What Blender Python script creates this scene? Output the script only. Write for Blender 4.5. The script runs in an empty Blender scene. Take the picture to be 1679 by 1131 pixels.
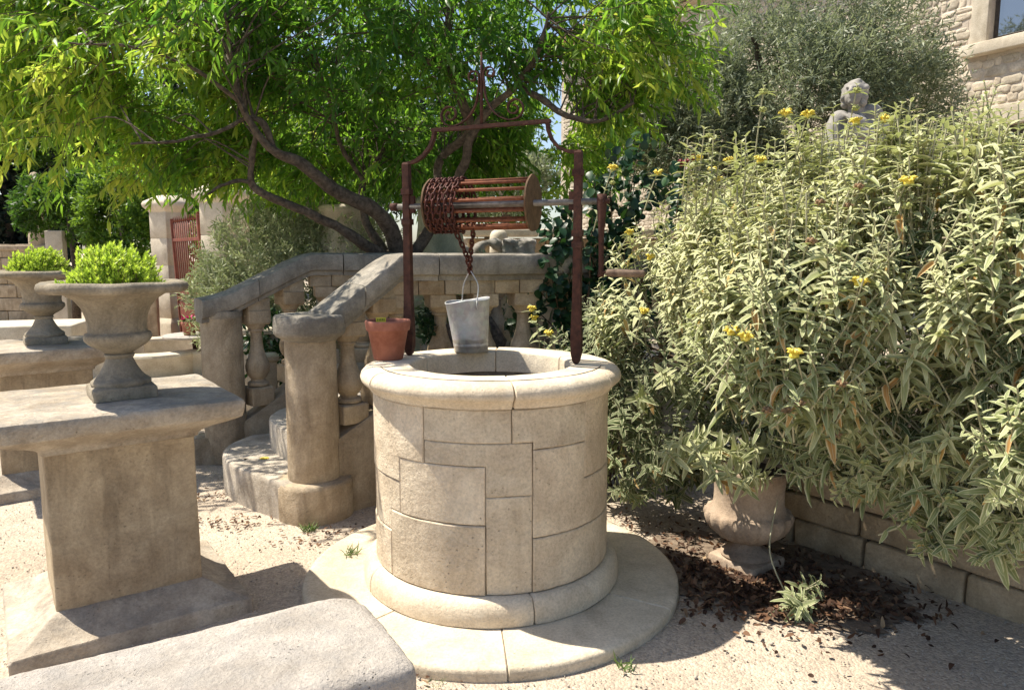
import bpy, bmesh, math, random
import numpy as np
from mathutils import Vector, Matrix, Quaternion, noise as mnoise

random.seed(7); RNG = np.random.default_rng(11)
R = math.radians
SC = bpy.context.scene
COL = SC.collection

# ------------------------------------------------------------------ camera, sky, sun, exposure
CAM_H, PITCH, FPX, PW, PH = 1.519, 0.1264, 1200.0, 1679.0, 1131.0
cam_d = bpy.data.cameras.new('camera'); cam = bpy.data.objects.new('camera', cam_d); COL.objects.link(cam)
cam.location = (0, 0, CAM_H); cam.rotation_euler = (math.pi / 2 - PITCH, 0, 0)
cam_d.sensor_fit = 'HORIZONTAL'; cam_d.sensor_width = 36.0; cam_d.lens = FPX / PW * 36.0
cam_d.clip_start = 0.05; cam_d.clip_end = 900.0
SC.camera = cam

SUN_EL, SUN_AZ = R(60), R(73.7)                      # azimuth from +Y towards -X
SUN_V = Vector((-math.sin(SUN_AZ) * math.cos(SUN_EL), math.cos(SUN_AZ) * math.cos(SUN_EL), math.sin(SUN_EL)))
world = bpy.data.worlds.new('World'); SC.world = world; world.use_nodes = True
wn = world.node_tree; bg = wn.nodes['Background']
sky = wn.nodes.new('ShaderNodeTexSky'); sky.sky_type = 'NISHITA'; sky.sun_disc = False
sky.sun_elevation = SUN_EL; sky.sun_rotation = -SUN_AZ; sky.altitude = 200; sky.dust_density = 1.6
wn.links.new(sky.outputs['Color'], bg.inputs['Color']); bg.inputs['Strength'].default_value = 0.10
sun_d = bpy.data.lights.new('sun', 'SUN'); sun = bpy.data.objects.new('sun', sun_d); COL.objects.link(sun)
sun_d.energy = 5.0; sun_d.angle = R(0.53); sun_d.color = (1.0, 0.925, 0.79)
sun.rotation_euler = SUN_V.to_track_quat('Z', 'Y').to_euler(); sun.location = (-6, 2, 12)
SC.view_settings.view_transform = 'Standard'; SC.view_settings.look = 'None'
SC.view_settings.exposure = 0.92; SC.view_settings.gamma = 1.0; SC.view_settings.use_curve_mapping = False

# ------------------------------------------------------------------ placing helpers
def at(px, py, Y):
    a = (px - PW / 2) / FPX; b = -(py - PH / 2) / FPX
    c, s = math.cos(PITCH), math.sin(PITCH); t = Y / (c + b * s)
    return np.array([a * t, Y, CAM_H + (-s + b * c) * t])
def proj(P):
    P = np.asarray(P, float); c, s = math.cos(PITCH), math.sin(PITCH)
    z = P[..., 2] - CAM_H; d = P[..., 1] * c - z * s; u = P[..., 1] * s + z * c
    d = np.maximum(d, 1e-3)
    return PW / 2 + FPX * P[..., 0] / d, PH / 2 - FPX * u / d, d
WL = {}                                             # world origin of each object
def tag(o, label=None, cat=None, group=None, kind=None):
    if label: o['label'] = label
    if cat: o['category'] = cat
    if group: o['group'] = group
    if kind: o['kind'] = kind
    return o
def thing(name, loc, label, cat, group=None):
    o = bpy.data.objects.new(name, None); COL.objects.link(o); o.empty_display_size = .1
    o.location = loc; WL[o.name] = np.array(loc, float)
    return tag(o, label, cat, group)
def finish_mesh(name, V, F, mat=None, smooth=True, uv=None, tint=None):
    me = bpy.data.meshes.new(name)
    V = np.asarray(V, np.float32)
    if isinstance(F, np.ndarray):
        n, k = F.shape
        me.vertices.add(len(V)); me.vertices.foreach_set('co', V.ravel())
        me.loops.add(n * k); me.loops.foreach_set('vertex_index', F.ravel().astype(np.int32))
        me.polygons.add(n)
        me.polygons.foreach_set('loop_start', np.arange(0, n * k, k, dtype=np.int32))
        me.update(calc_edges=True)
    else:
        me.from_pydata([tuple(map(float, v)) for v in V], [], [tuple(map(int, f)) for f in F]); me.update()
    if uv is not None:
        vi = np.empty(len(me.loops), np.int32); me.loops.foreach_get('vertex_index', vi)
        l = me.uv_layers.new(name='UVMap'); l.data.foreach_set('uv', np.asarray(uv, np.float32)[vi].ravel())
    if tint is not None:
        a = me.attributes.new('tint', 'FLOAT', 'POINT'); a.data.foreach_set('value', np.asarray(tint, np.float32))
    if smooth: me.polygons.foreach_set('use_smooth', np.ones(len(me.polygons), bool))
    if mat: me.materials.append(mat)
    return me
def link(name, me, parent=None, world=(0, 0, 0), rot=None):
    o = bpy.data.objects.new(name, me); COL.objects.link(o)
    w = np.array(world, float); WL[o.name] = w
    if parent: o.parent = parent; o.location = tuple(w - WL[parent.name])
    else: o.location = tuple(w)
    if rot is not None: o.rotation_euler = rot
    return o
def build(name, VF, mat, parent=None, smooth=True, origin=None, sharp=None, **k):
    V, F = VF[0], VF[1]
    V = np.asarray(V, float)
    if origin is None:
        origin = np.array([(V[:, 0].min() + V[:, 0].max()) / 2, (V[:, 1].min() + V[:, 1].max()) / 2, V[:, 2].min()])
    me = finish_mesh(name, V - origin, F, mat, smooth, **k)
    if smooth and sharp: me.set_sharp_from_angle(angle=R(sharp))
    return link(name, me, parent, origin)
def join(parts):
    Vs, Fs, n = [], [], 0
    for V, F in parts:
        V = np.asarray(V, float); Vs.append(V)
        Fs += [tuple(int(i) + n for i in f) for f in F]; n += len(V)
    return np.concatenate(Vs), Fs
def rotz(V, a, c=(0, 0)):
    V = np.array(V, float); x, y = V[:, 0] - c[0], V[:, 1] - c[1]
    V[:, 0] = c[0] + x * math.cos(a) - y * math.sin(a); V[:, 1] = c[1] + x * math.sin(a) + y * math.cos(a); return V
def shift(VF, d): return np.asarray(VF[0], float) + np.array(d), VF[1]
def rough(V, amp, scale, seed=0.0):
    V = np.array(V, float)
    for i, v in enumerate(V):
        n = mnoise.noise_vector(Vector((v[0] * scale + seed, v[1] * scale + seed * 1.7, v[2] * scale - seed)))
        V[i] += amp * np.array(n)
    return V
# ---- shapes
def rbox(c, size, r=.01, n=(3, 3, 3), rot=0.0, amp=0.0, scale=4.0, seed=0.0):
    ls = []
    for s, k in zip(size, n):
        h = s / 2; rr = min(r, h * .98)
        a = [-h, -h + rr * .3, -h + rr]; mid = list(np.linspace(-h + rr, h - rr, k + 1))[1:-1]
        ls.append(np.array(a + mid + [h - rr, h - rr * .3, h]))
    idx, V, F = {}, [], []
    nx, ny, nz = [len(l) - 1 for l in ls]
    def vid(i, j, k):
        key = (i, j, k)
        if key not in idx:
            p = np.array([ls[0][i], ls[1][j], ls[2][k]]); h = np.array(size) / 2; rr = np.minimum(r, h * .98).min()
            q = np.clip(p, -h + rr, h - rr); d = p - q; m = np.linalg.norm(d)
            if m > 1e-9: p = q + d / m * rr
            idx[key] = len(V); V.append(p)
        return idx[key]
    for i in range(nx):
        for j in range(ny):
            F.append((vid(i, j, 0), vid(i, j + 1, 0), vid(i + 1, j + 1, 0), vid(i + 1, j, 0)))
            F.append((vid(i, j, nz), vid(i + 1, j, nz), vid(i + 1, j + 1, nz), vid(i, j + 1, nz)))
    for i in range(nx):
        for k in range(nz):
            F.append((vid(i, 0, k), vid(i + 1, 0, k), vid(i + 1, 0, k + 1), vid(i, 0, k + 1)))
            F.append((vid(i, ny, k), vid(i, ny, k + 1), vid(i + 1, ny, k + 1), vid(i + 1, ny, k)))
    for j in range(ny):
        for k in range(nz):
            F.append((vid(0, j, k), vid(0, j, k + 1), vid(0, j + 1, k + 1), vid(0, j + 1, k)))
            F.append((vid(nx, j, k), vid(nx, j + 1, k), vid(nx, j + 1, k + 1), vid(nx, j, k + 1)))
    V = np.array(V)
    if amp: V = rough(V, amp, scale, seed)
    V = rotz(V, rot) + np.array(c)
    return V, F
def lathe(prof, seg=32, c=(0, 0, 0), a0=0.0, a1=2 * math.pi, close_ends=False, amp=0, scale=4, seed=0, closed=False):
    full = abs(a1 - a0 - 2 * math.pi) < 1e-6
    na = seg if full else seg + 1
    V, F = [], []
    for i in range(na):
        a = a0 + (a1 - a0) * i / seg
        for r, z in prof: V.append((c[0] + r * math.cos(a), c[1] + r * math.sin(a), c[2] + z))
    m = len(prof); rng = m if closed else m - 1
    for i in range(seg):
        j = (i + 1) % na
        for k in range(rng):
            k2 = (k + 1) % m
            F.append((i * m + k, j * m + k, j * m + k2, i * m + k2))
    if not full and close_ends:
        F.append(tuple(range(m))); F.append(tuple((na - 1) * m + k for k in reversed(range(m))))
    V = np.array(V)
    if amp: V = rough(V, amp, scale, seed)
    return V, F
def tube(pts, rad, seg=8, caps=True, flat=None):
    P = [Vector(p) for p in pts]; n = len(P)
    if not hasattr(rad, '__len__'): rad = [rad] * n
    V, F = [], []
    T = [(P[min(i + 1, n - 1)] - P[max(i - 1, 0)]).normalized() for i in range(n)]
    up = Vector((0, 0, 1)) if abs(T[0].z) < .9 else Vector((1, 0, 0))
    N = (up - T[0] * up.dot(T[0])).normalized()
    for i in range(n):
        N = (N - T[i] * N.dot(T[i])).normalized(); B = T[i].cross(N)
        for k in range(seg):
            a = 2 * math.pi * (k + .5) / seg
            ra, rb = (rad[i], rad[i]) if flat is None else (rad[i] * flat[0], rad[i] * flat[1])
            v = P[i] + N * (math.cos(a) * ra) + B * (math.sin(a) * rb); V.append(tuple(v))
    for i in range(n - 1):
        for k in range(seg):
            k2 = (k + 1) % seg
            F.append((i * seg + k, i * seg + k2, (i + 1) * seg + k2, (i + 1) * seg + k))
    if caps:
        F.append(tuple(reversed(range(seg)))); F.append(tuple((n - 1) * seg + k for k in range(seg)))
    return np.array(V), F
def spline(pts, k=6):
    P = [np.array(p, float) for p in pts]; out = []
    for i in range(len(P) - 1):
        p0, p1, p2, p3 = P[max(i - 1, 0)], P[i], P[i + 1], P[min(i + 2, len(P) - 1)]
        for t in np.linspace(0, 1, k, endpoint=False):
            out.append(.5 * (2 * p1 + (p2 - p0) * t + (2 * p0 - 5 * p1 + 4 * p2 - p3) * t ** 2 + (3 * p1 - p0 - 3 * p2 + p3) * t ** 3))
    out.append(P[-1]); return np.array(out)
def rect_ring(w, d, cr, nside=6):
    pts = []
    for cx, cy, a in ((w / 2 - cr, d / 2 - cr, 0), (-w / 2 + cr, d / 2 - cr, 90), (-w / 2 + cr, -d / 2 + cr, 180), (w / 2 - cr, -d / 2 + cr, 270)):
        for k in range(4):
            t = R(a + 30 * k); pts.append((cx + cr * math.cos(t), cy + cr * math.sin(t)))
    out = []
    for i, p in enumerate(pts):
        q = pts[(i + 1) % len(pts)]; out.append(p)
        if i % 4 == 3:
            for k in range(1, nside): out.append((p[0] + (q[0] - p[0]) * k / nside, p[1] + (q[1] - p[1]) * k / nside))
    return out
def rect_loft(w, d, prof, c=(0, 0, 0), rot=0, cr=.012, nside=8, amp=0, scale=5, seed=0):
    V, F = [], []
    for o, z in prof:
        for x, y in rect_ring(w + 2 * o, d + 2 * o, cr, nside): V.append((x, y, z))
    m = len(rect_ring(w, d, cr, nside)); n = len(prof)
    for i in range(n - 1):
        for k in range(m):
            k2 = (k + 1) % m; F.append((i * m + k, i * m + k2, (i + 1) * m + k2, (i + 1) * m + k))
    # caps as concentric fill so the top keeps relief
    for i, flip in ((0, True), (n - 1, False)):
        base = i * m; prev = list(range(base, base + m)); z = prof[i][1]
        for s in (.75, .5, .25):
            o = prof[i][0]; ring = []
            for x, y in rect_ring(w + 2 * o, d + 2 * o, cr, nside): ring.append(len(V)); V.append((x * s, y * s, z))
            for k in range(m):
                k2 = (k + 1) % m; q = (prev[k], prev[k2], ring[k2], ring[k]); F.append(q[::-1] if flip else q)
            prev = ring
        F.append(tuple(reversed(prev)) if flip else tuple(prev))
    V = np.array(V)
    if amp: V = rough(V, amp, scale, seed)
    return rotz(V, rot) + np.array(c), F
def grid_sector(rects, R0, R1, gap, ch, step=3.0, cx=0, cy=0, amp=.0015, seed=0.0):
    """Curved stone: union of (phi0,phi1,z0,z1) rectangles on a cylinder, chamfered edges, phi degrees from camera side."""
    gd = math.degrees(gap / R1); cd = math.degrees(ch / R1)
    ph, zs = set(), set()
    for a, b, z0, z1 in rects:
        for v in (a, b):
            for s in (-gd - cd, -gd, gd, gd + cd): ph.add(round(v + s, 4))
        for v in (z0, z1):
            for s in (-gap - ch, -gap, gap, gap + ch): zs.add(round(v + s, 5))
    lo, hi = min(r[0] for r in rects), max(r[1] for r in rects)
    zl, zh = min(r[2] for r in rects), max(r[3] for r in rects)
    for v in np.arange(lo, hi, step):
        if min(abs(v - p) for p in ph) > step * .4: ph.add(round(float(v), 4))
    for v in np.arange(zl, zh, .03):
        if min(abs(v - p) for p in zs) > .012: zs.add(round(float(v), 5))
    ph, zs = sorted(ph), sorted(zs)
    def inside(p, z): return any(a - 1e-6 <= p <= b + 1e-6 and c - 1e-6 <= z <= d + 1e-6 for a, b, c, d in rects)
    def cell(i, j):
        if i < 0 or j < 0 or i >= len(ph) - 1 or j >= len(zs) - 1: return False
        p, z = (ph[i] + ph[i + 1]) / 2, (zs[j] + zs[j + 1]) / 2
        return all(inside(p + sx * gd * .98, z + sz * gap * .98) for sx in (-1, 0, 1) for sz in (-1, 0, 1))
    M = {(i, j) for i in range(len(ph) - 1) for j in range(len(zs) - 1) if cell(i, j)}
    V, F, vo, vi = [], [], {}, {}
    def pt(p, z, r):
        n = mnoise.noise_vector(Vector((p * .12 + seed, z * 9, seed * .37)))
        n2 = mnoise.noise(Vector((p * .5, z * 30, seed)))
        p2 = p + n.x * gd * .7; z2 = z + n.y * gap * .7; r = r + amp * (n.z + .5 * n2)
        t = R(p2); return (cx + r * math.sin(t), cy - r * math.cos(t), z2)
    def outer(i, j):
        if (i, j) not in vo:
            b = not all((i + a, j + c) in M for a in (-1, 0) for c in (-1, 0))
            vo[(i, j)] = len(V); V.append(pt(ph[i], zs[j], R1 - ch * .8 - .010 * max(0, mnoise.noise(Vector((ph[i] * .45, zs[j] * 22, seed * 2))) - .12) if b else R1))
        return vo[(i, j)]
    def inner(i, j):
        if (i, j) not in vi: vi[(i, j)] = len(V); V.append(pt(ph[i], zs[j], R0))
        return vi[(i, j)]
    for i, j in M:
        F.append((outer(i, j), outer(i + 1, j), outer(i + 1, j + 1), outer(i, j + 1)))
        F.append((inner(i, j), inner(i, j + 1), inner(i + 1, j + 1), inner(i + 1, j)))
        for (di, dj, a, b) in ((-1, 0, (i, j + 1), (i, j)), (1, 0, (i + 1, j), (i + 1, j + 1)), (0, -1, (i, j), (i + 1, j)), (0, 1, (i + 1, j + 1), (i, j + 1))):
            if (i + di, j + dj) not in M: F.append((outer(*b), outer(*a), inner(*a), inner(*b)))
    return np.array(V), F
def ring_stone(prof, p0, p1, gap, cx, cy, step=3.0, ch=.004, amp=.001, seed=0):
    """Closed profile (r,z) swept from phi p0 to p1 (degrees from camera side), ends slightly worn."""
    P = np.array(prof); cen = P.mean(0); rm = P[:, 0].max()
    g = math.degrees(gap / rm); cd = math.degrees(ch / rm)
    A = [p0 + g, p0 + g + cd] + list(np.linspace(p0 + g + cd, p1 - g - cd, max(3, int((p1 - p0) / step)) + 1))[1:-1] + [p1 - g - cd, p1 - g]
    V, F, m = [], [], len(P)
    for k, a in enumerate(A):
        Q = P.copy()
        if k in (0, len(A) - 1):
            d = cen - Q; Q = Q + np.sign(d) * np.minimum(np.abs(d), ch)
        t = R(a)
        for r, z in Q: V.append((cx + r * math.sin(t), cy - r * math.cos(t), z))
    for k in range(len(A) - 1):
        for i in range(m): F.append((k * m + i, (k + 1) * m + i, (k + 1) * m + (i + 1) % m, k * m + (i + 1) % m))
    F.append(tuple(reversed(range(m)))); F.append(tuple((len(A) - 1) * m + i for i in range(m)))
    return rough(V, amp, 9, seed), [f[::-1] for f in F]

# ------------------------------------------------------------------ materials
def nodes(name):
    m = bpy.data.materials.new(name); m.use_nodes = True; nt = m.node_tree
    return m, nt, nt.nodes['Principled BSDF']
def N(nt, t, **k):
    n = nt.nodes.new(t)
    for a, b in k.items():
        if a in n.inputs: n.inputs[a].default_value = b
        else: setattr(n, a, b)
    return n
def ramp(nt, src, stops):
    r = nt.nodes.new('ShaderNodeValToRGB'); e = r.color_ramp.elements
    while len(e) < len(stops): e.new(.5)
    for x, (p, c) in zip(e, stops): x.position = p; x.color = (*c, 1) if len(c) == 3 else c
    nt.links.new(src, r.inputs['Fac']); return r.outputs['Color']
def mix(nt, fac, a, b, mode='MIX'):
    n = nt.nodes.new('ShaderNodeMix'); n.data_type = 'RGBA'; n.blend_type = mode
    for s, v in ((0, fac), (6, a), (7, b)):
        if hasattr(v, 'is_linked') or hasattr(v, 'links'): nt.links.new(v, n.inputs[s])
        else: n.inputs[s].default_value = v if s == 0 else (*v, 1)
    return n.outputs[2]
def mth(nt, op, a, b=None):
    n = nt.nodes.new('ShaderNodeMath'); n.operation = op
    for i, v in enumerate((a, b)):
        if v is None: continue
        if hasattr(v, 'links'): nt.links.new(v, n.inputs[i])
        else: n.inputs[i].default_value = v
    return n.outputs[0]
def noise_tex(nt, vec, scale, detail=5, rough=.6, dist=0):
    n = nt.nodes.new('ShaderNodeTexNoise'); n.inputs['Scale'].default_value = scale; n.inputs['Detail'].default_value = detail
    n.inputs['Roughness'].default_value = rough; n.inputs['Distortion'].default_value = dist
    nt.links.new(vec, n.inputs['Vector']); return n.outputs['Fac']
def world_vec(nt, rand=8.0):
    g = nt.nodes.new('ShaderNodeNewGeometry'); o = nt.nodes.new('ShaderNodeObjectInfo')
    s = mth(nt, 'MULTIPLY', o.outputs['Random'], rand); a = nt.nodes.new('ShaderNodeVectorMath'); a.operation = 'ADD'
    nt.links.new(g.outputs['Position'], a.inputs[0]); nt.links.new(s, a.inputs[1])
    return a.outputs[0], o.outputs['Random'], g
def stone(name, light, dark, stain=(.10, .085, .065), stain_amt=.35, lichen=0.0, lichen_col=(.09, .09, .085), bump=.35, var=.12, grain=90, pit=.5, rgh=.9, streak=0.0):
    m, nt, b = nodes(name); vec, rnd, g = world_vec(nt)
    base = ramp(nt, noise_tex(nt, vec, 5.0, 7, .65, .4), [(.36, dark), (.64, light)])
    st = ramp(nt, noise_tex(nt, vec, 2.3, 8, .72, .8), [(.47, (0, 0, 0)), (.66, (1, 1, 1))])
    c = mix(nt, mth(nt, 'MULTIPLY', st, stain_amt), base, stain)
    fine = ramp(nt, noise_tex(nt, vec, grain, 4, .7), [(.25, (.66, .66, .66)), (.6, (1.06, 1.05, 1.04))])
    c = mix(nt, .85, c, fine, 'MULTIPLY')
    pv = nt.nodes.new('ShaderNodeTexVoronoi'); pv.inputs['Scale'].default_value = grain * .55; nt.links.new(vec, pv.inputs['Vector'])
    pits = mth(nt, 'MULTIPLY', ramp(nt, pv.outputs['Distance'], [(.06, (1, 1, 1)), (.2, (0, 0, 0))]),
               ramp(nt, noise_tex(nt, vec, 7, 3), [(.5, (0, 0, 0)), (.62, (1, 1, 1))]))
    c = mix(nt, mth(nt, 'MULTIPLY', pits, pit), c, tuple(x * .45 for x in dark))
    if streak > 0:
        mp = nt.nodes.new('ShaderNodeMapping'); mp.inputs['Scale'].default_value = (1, 1, .13); nt.links.new(vec, mp.inputs['Vector'])
        sx = nt.nodes.new('ShaderNodeSeparateXYZ'); nt.links.new(g.outputs['Normal'], sx.inputs[0])
        side = ramp(nt, mth(nt, 'ABSOLUTE', sx.outputs['Z']), [(.3, (1, 1, 1)), (.75, (0, 0, 0))])
        sk = ramp(nt, noise_tex(nt, mp.outputs[0], 16, 6, .6, .5), [(.5, (0, 0, 0)), (.72, (1, 1, 1))])
        c = mix(nt, mth(nt, 'MULTIPLY', mth(nt, 'MULTIPLY', sk, side), streak), c, tuple(x * .8 for x in stain))
        sk2 = ramp(nt, noise_tex(nt, mp.outputs[0], 9, 5, .6, .5), [(.55, (0, 0, 0)), (.75, (1, 1, 1))])
        c = mix(nt, mth(nt, 'MULTIPLY', mth(nt, 'MULTIPLY', sk2, side), streak * .7), c, tuple(min(.8, x * 1.15) for x in light))
    if lichen > 0:
        sep = nt.nodes.new('ShaderNodeSeparateXYZ'); nt.links.new(g.outputs['Normal'], sep.inputs[0])
        upm = ramp(nt, sep.outputs['Z'], [(.15, (.25, .25, .25)), (.8, (1, 1, 1))])
        l1 = ramp(nt, noise_tex(nt, vec, 11, 8, .75, .3), [(.46, (0, 0, 0)), (.60, (1, 1, 1))])
        c = mix(nt, mth(nt, 'MULTIPLY', mth(nt, 'MULTIPLY', upm, l1), lichen), c, lichen_col)
        l2 = ramp(nt, noise_tex(nt, vec, 31, 4, .6), [(.62, (0, 0, 0)), (.68, (1, 1, 1))])
        c = mix(nt, mth(nt, 'MULTIPLY', l2, lichen * .45), c, (.42, .41, .36))
    tone = ramp(nt, rnd, [(0, (1 - var, 1 - var, 1 - var * 1.15)), (1, (1 + var * .6, 1 + var * .5, 1 + var * .35))])
    c = mix(nt, 1.0, c, tone, 'MULTIPLY')
    nt.links.new(c, b.inputs['Base Color']); b.inputs['Roughness'].default_value = rgh; b.inputs['Specular IOR Level'].default_value = .25
    h = mth(nt, 'ADD', mth(nt, 'MULTIPLY', noise_tex(nt, vec, grain, 6, .7), .5), mth(nt, 'MULTIPLY', noise_tex(nt, vec, 14, 6, .6), 1.1))
    h = mth(nt, 'SUBTRACT', h, mth(nt, 'MULTIPLY', pits, .5))
    bp = nt.nodes.new('ShaderNodeBump'); bp.inputs['Strength'].default_value = bump; bp.inputs['Distance'].default_value = .012
    nt.links.new(h, bp.inputs['Height']); nt.links.new(bp.outputs['Normal'], b.inputs['Normal'])
    return m
def simple(name, c1, c2, scale=20, rgh=.6, metal=0, bump=.2, dist=.004, thr=(.35, .65), spec=.3):
    m, nt, b = nodes(name); vec, rnd, g = world_vec(nt)
    f = noise_tex(nt, vec, scale, 6, .65, .3)
    nt.links.new(ramp(nt, f, [(thr[0], c1), (thr[1], c2)]), b.inputs['Base Color'])
    b.inputs['Roughness'].default_value = rgh; b.inputs['Metallic'].default_value = metal; b.inputs['Specular IOR Level'].default_value = spec
    bp = nt.nodes.new('ShaderNodeBump'); bp.inputs['Strength'].default_value = bump; bp.inputs['Distance'].default_value = dist
    nt.links.new(noise_tex(nt, vec, scale * 4, 5, .7), bp.inputs['Height']); nt.links.new(bp.outputs['Normal'], b.inputs['Normal'])
    return m
def leaf_mat(name, cols, trans, tf=.4, edge=None, edge_amt=0, rgh=.5, spec=.35, mid=None):
    """cols: ramp stops over the per-leaf 'tint'; edge: colour of the felted margin and midrib (UV)."""
    m, nt, b = nodes(name)
    at_ = nt.nodes.new('ShaderNodeAttribute'); at_.attribute_name = 'tint'
    c = ramp(nt, at_.outputs['Fac'], cols); t = ramp(nt, at_.outputs['Fac'], trans)
    if edge:
        uv = nt.nodes.new('ShaderNodeUVMap'); sp = nt.nodes.new('ShaderNodeSeparateXYZ'); nt.links.new(uv.outputs[0], sp.inputs[0])
        d = mth(nt, 'ABSOLUTE', mth(nt, 'SUBTRACT', sp.outputs['X'], .5))
        e = ramp(nt, d, [(0.0, (.8, .8, .8)), (.06, (0, 0, 0)), (.30, (.05, .05, .05)), (.43, (1, 1, 1))])
        c = mix(nt, mth(nt, 'MULTIPLY', e, edge_amt), c, edge)
    nt.links.new(c, b.inputs['Base Color']); b.inputs['Roughness'].default_value = rgh; b.inputs['Specular IOR Level'].default_value = spec
    tr = nt.nodes.new('ShaderNodeBsdfTranslucent'); nt.links.new(t, tr.inputs['Color'])
    mx = nt.nodes.new('ShaderNodeMixShader'); mx.inputs[0].default_value = tf
    nt.links.new(b.outputs[0], mx.inputs[1]); nt.links.new(tr.outputs[0], mx.inputs[2])
    nt.links.new(mx.outputs[0], nt.nodes['Material Output'].inputs['Surface'])
    return m
M = {}
M['well'] = stone('well limestone', (.76, .655, .505), (.57, .47, .35), stain=(.36, .275, .18), stain_amt=.45, bump=.8, var=.13, grain=80, pit=.6, streak=.2)
M['coping'] = stone('coping limestone', (.76, .665, .52), (.62, .52, .39), stain=(.42, .325, .215), stain_amt=.4, bump=.45, var=.06, grain=100, streak=.15)
M['plinth'] = stone('plinth limestone', (.72, .63, .49), (.53, .45, .34), stain=(.30, .25, .18), stain_amt=.4, bump=.5, var=.08, grain=90)
M['baluster'] = stone('balustrade limestone', (.52, .43, .315), (.36, .285, .195), stain=(.15, .105, .06), stain_amt=.55, lichen=.25, bump=.7, var=.1, streak=.4)
M['ochre'] = stone('ochre weathered limestone', (.50, .40, .275), (.34, .25, .155), stain=(.18, .105, .045), stain_amt=.55, lichen=.1, bump=.6, var=.15, streak=.4)
M['steps'] = stone('worn step limestone', (.58, .52, .44), (.40, .35, .285), stain=(.19, .155, .12), stain_amt=.5, lichen=.25, bump=.6, var=.06, streak=.5)
M['rail'] = stone('weathered handrail limestone', (.40, .365, .31), (.235, .21, .175), stain=(.105, .095, .08), stain_amt=.55, lichen=.5, bump=.8, var=.1, streak=.3)
M['pedestal'] = stone('pedestal limestone', (.51, .415, .285), (.35, .27, .175), stain=(.16, .12, .08), stain_amt=.55, lichen=.15, bump=.6, var=.05, streak=.5)
M['cap'] = stone('lichened cap limestone', (.52, .455, .37), (.33, .27, .20), stain=(.14, .11, .08), stain_amt=.6, lichen=.6, lichen_col=(.22, .21, .195), bump=.9, var=.05, streak=.3)
M['base'] = stone('pedestal base limestone', (.58, .51, .415), (.40, .335, .26), stain=(.12, .10, .085), stain_amt=.6, lichen=.35, lichen_col=(.17, .16, .145), bump=.8, var=.05)
M['bench'] = stone('grey bench limestone', (.52, .475, .425), (.37, .335, .295), stain=(.21, .185, .16), stain_amt=.4, lichen=.4, lichen_col=(.31, .295, .28), bump=1.3, var=.05, grain=120, pit=.45)
M['urn'] = stone('aged urn stone', (.40, .345, .26), (.245, .205, .145), stain=(.115, .10, .075), stain_amt=.55, lichen=.5, lichen_col=(.14, .135, .125), bump=.8, var=.05, streak=.4)
M['pale'] = stone('pale cut limestone', (.62, .56, .46), (.48, .42, .33), stain=(.28, .24, .17), stain_amt=.35, bump=.3, var=.08)
M['rubble'] = stone('rubble wall stone', (.68, .61, .505), (.50, .43, .345), stain=(.25, .19, .13), stain_amt=.35, bump=.6, var=.22, grain=40)
M['mortar'] = stone('lime mortar', (.60, .53, .44), (.47, .40, .33), stain_amt=.2, bump=.5, var=.02)
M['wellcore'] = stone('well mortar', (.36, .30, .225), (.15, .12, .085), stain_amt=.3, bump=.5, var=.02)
M['joint'] = stone('dark joint mortar', (.12, .095, .07), (.06, .048, .036), stain_amt=.2, bump=.5, var=.02)
M['statue'] = stone('grey statue stone', (.37, .35, .32), (.23, .215, .195), stain=(.15, .14, .125), stain_amt=.45, bump=.3, var=.02)
M['bedwall'] = stone('bed wall limestone', (.52, .41, .28), (.34, .255, .16), stain=(.12, .09, .055), stain_amt=.5, bump=.6, var=.15)
M['rust'] = simple('rusted iron', (.034, .017, .014), (.105, .044, .030), 35, .85, .25, .7, .003, (.3, .7))
M['rust_bright'] = simple('bright rusted rod', (.10, .035, .02), (.27, .10, .05), 45, .8, .2, .6, .002, (.3, .7))
M['rust_disc'] = simple('brown rusted plate', (.085, .05, .028), (.15, .09, .05), 25, .8, .3, .4, .002)
M['chain'] = simple('dark rusted chain', (.035, .013, .011), (.11, .035, .025), 40, .6, .35, .5, .002)
M['axle'] = simple('worn steel axle', (.13, .115, .10), (.27, .25, .23), 30, .55, .5, .4, .002)
M['grip'] = simple('weathered wooden grip', (.10, .065, .045), (.24, .17, .12), 30, .8, 0, .5, .003)
M['gate'] = simple('red rusted gate paint', (.13, .038, .027), (.23, .07, .045), 12, .65, 0, .3, .003)
M['terracotta'] = simple('terracotta', (.22, .075, .045), (.37, .15, .10), 14, .8, 0, .3, .003, (.3, .7))
M['soil'] = simple('dark potting soil', (.02, .014, .01), (.07, .05, .035), 60, .95, 0, .9, .01)
M['bark'] = simple('grey brown bark', (.045, .034, .026), (.16, .125, .095), 26, .9, 0, .9, .012, (.35, .68))
M['bark_pale'] = simple('pale smooth bark', (.14, .115, .09), (.33, .29, .235), 16, .85, 0, .6, .008)
M['twig'] = simple('brown twig', (.06, .04, .025), (.14, .10, .06), 30, .8, 0, .3, .003)
M['sage_stem'] = simple('felted sage stem', (.26, .25, .15), (.40, .38, .26), 30, .8, 0, .2, .002)
M['brown_stem'] = simple('woody brown stem', (.055, .035, .022), (.13, .085, .05), 30, .8, 0, .3, .003)
M['yellow'] = simple('yellow sage petals', (.66, .50, .06), (.76, .62, .12), 40, .6, 0, .2, .002)
M['bud'] = simple('green sage bud whorl', (.26, .29, .09), (.42, .42, .17), 60, .8, 0, .8, .004)
M['drybud'] = simple('dry brown sage whorl', (.16, .10, .055), (.34, .22, .12), 60, .85, 0, .8, .004)
M['tag'] = simple('yellow plastic tag', (.70, .56, .03), (.78, .64, .05), 10, .4, 0, .05, .001)
M['ink'] = simple('black print', (.02, .02, .02), (.03, .03, .03), 10, .6, 0, .05, .001)
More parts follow.
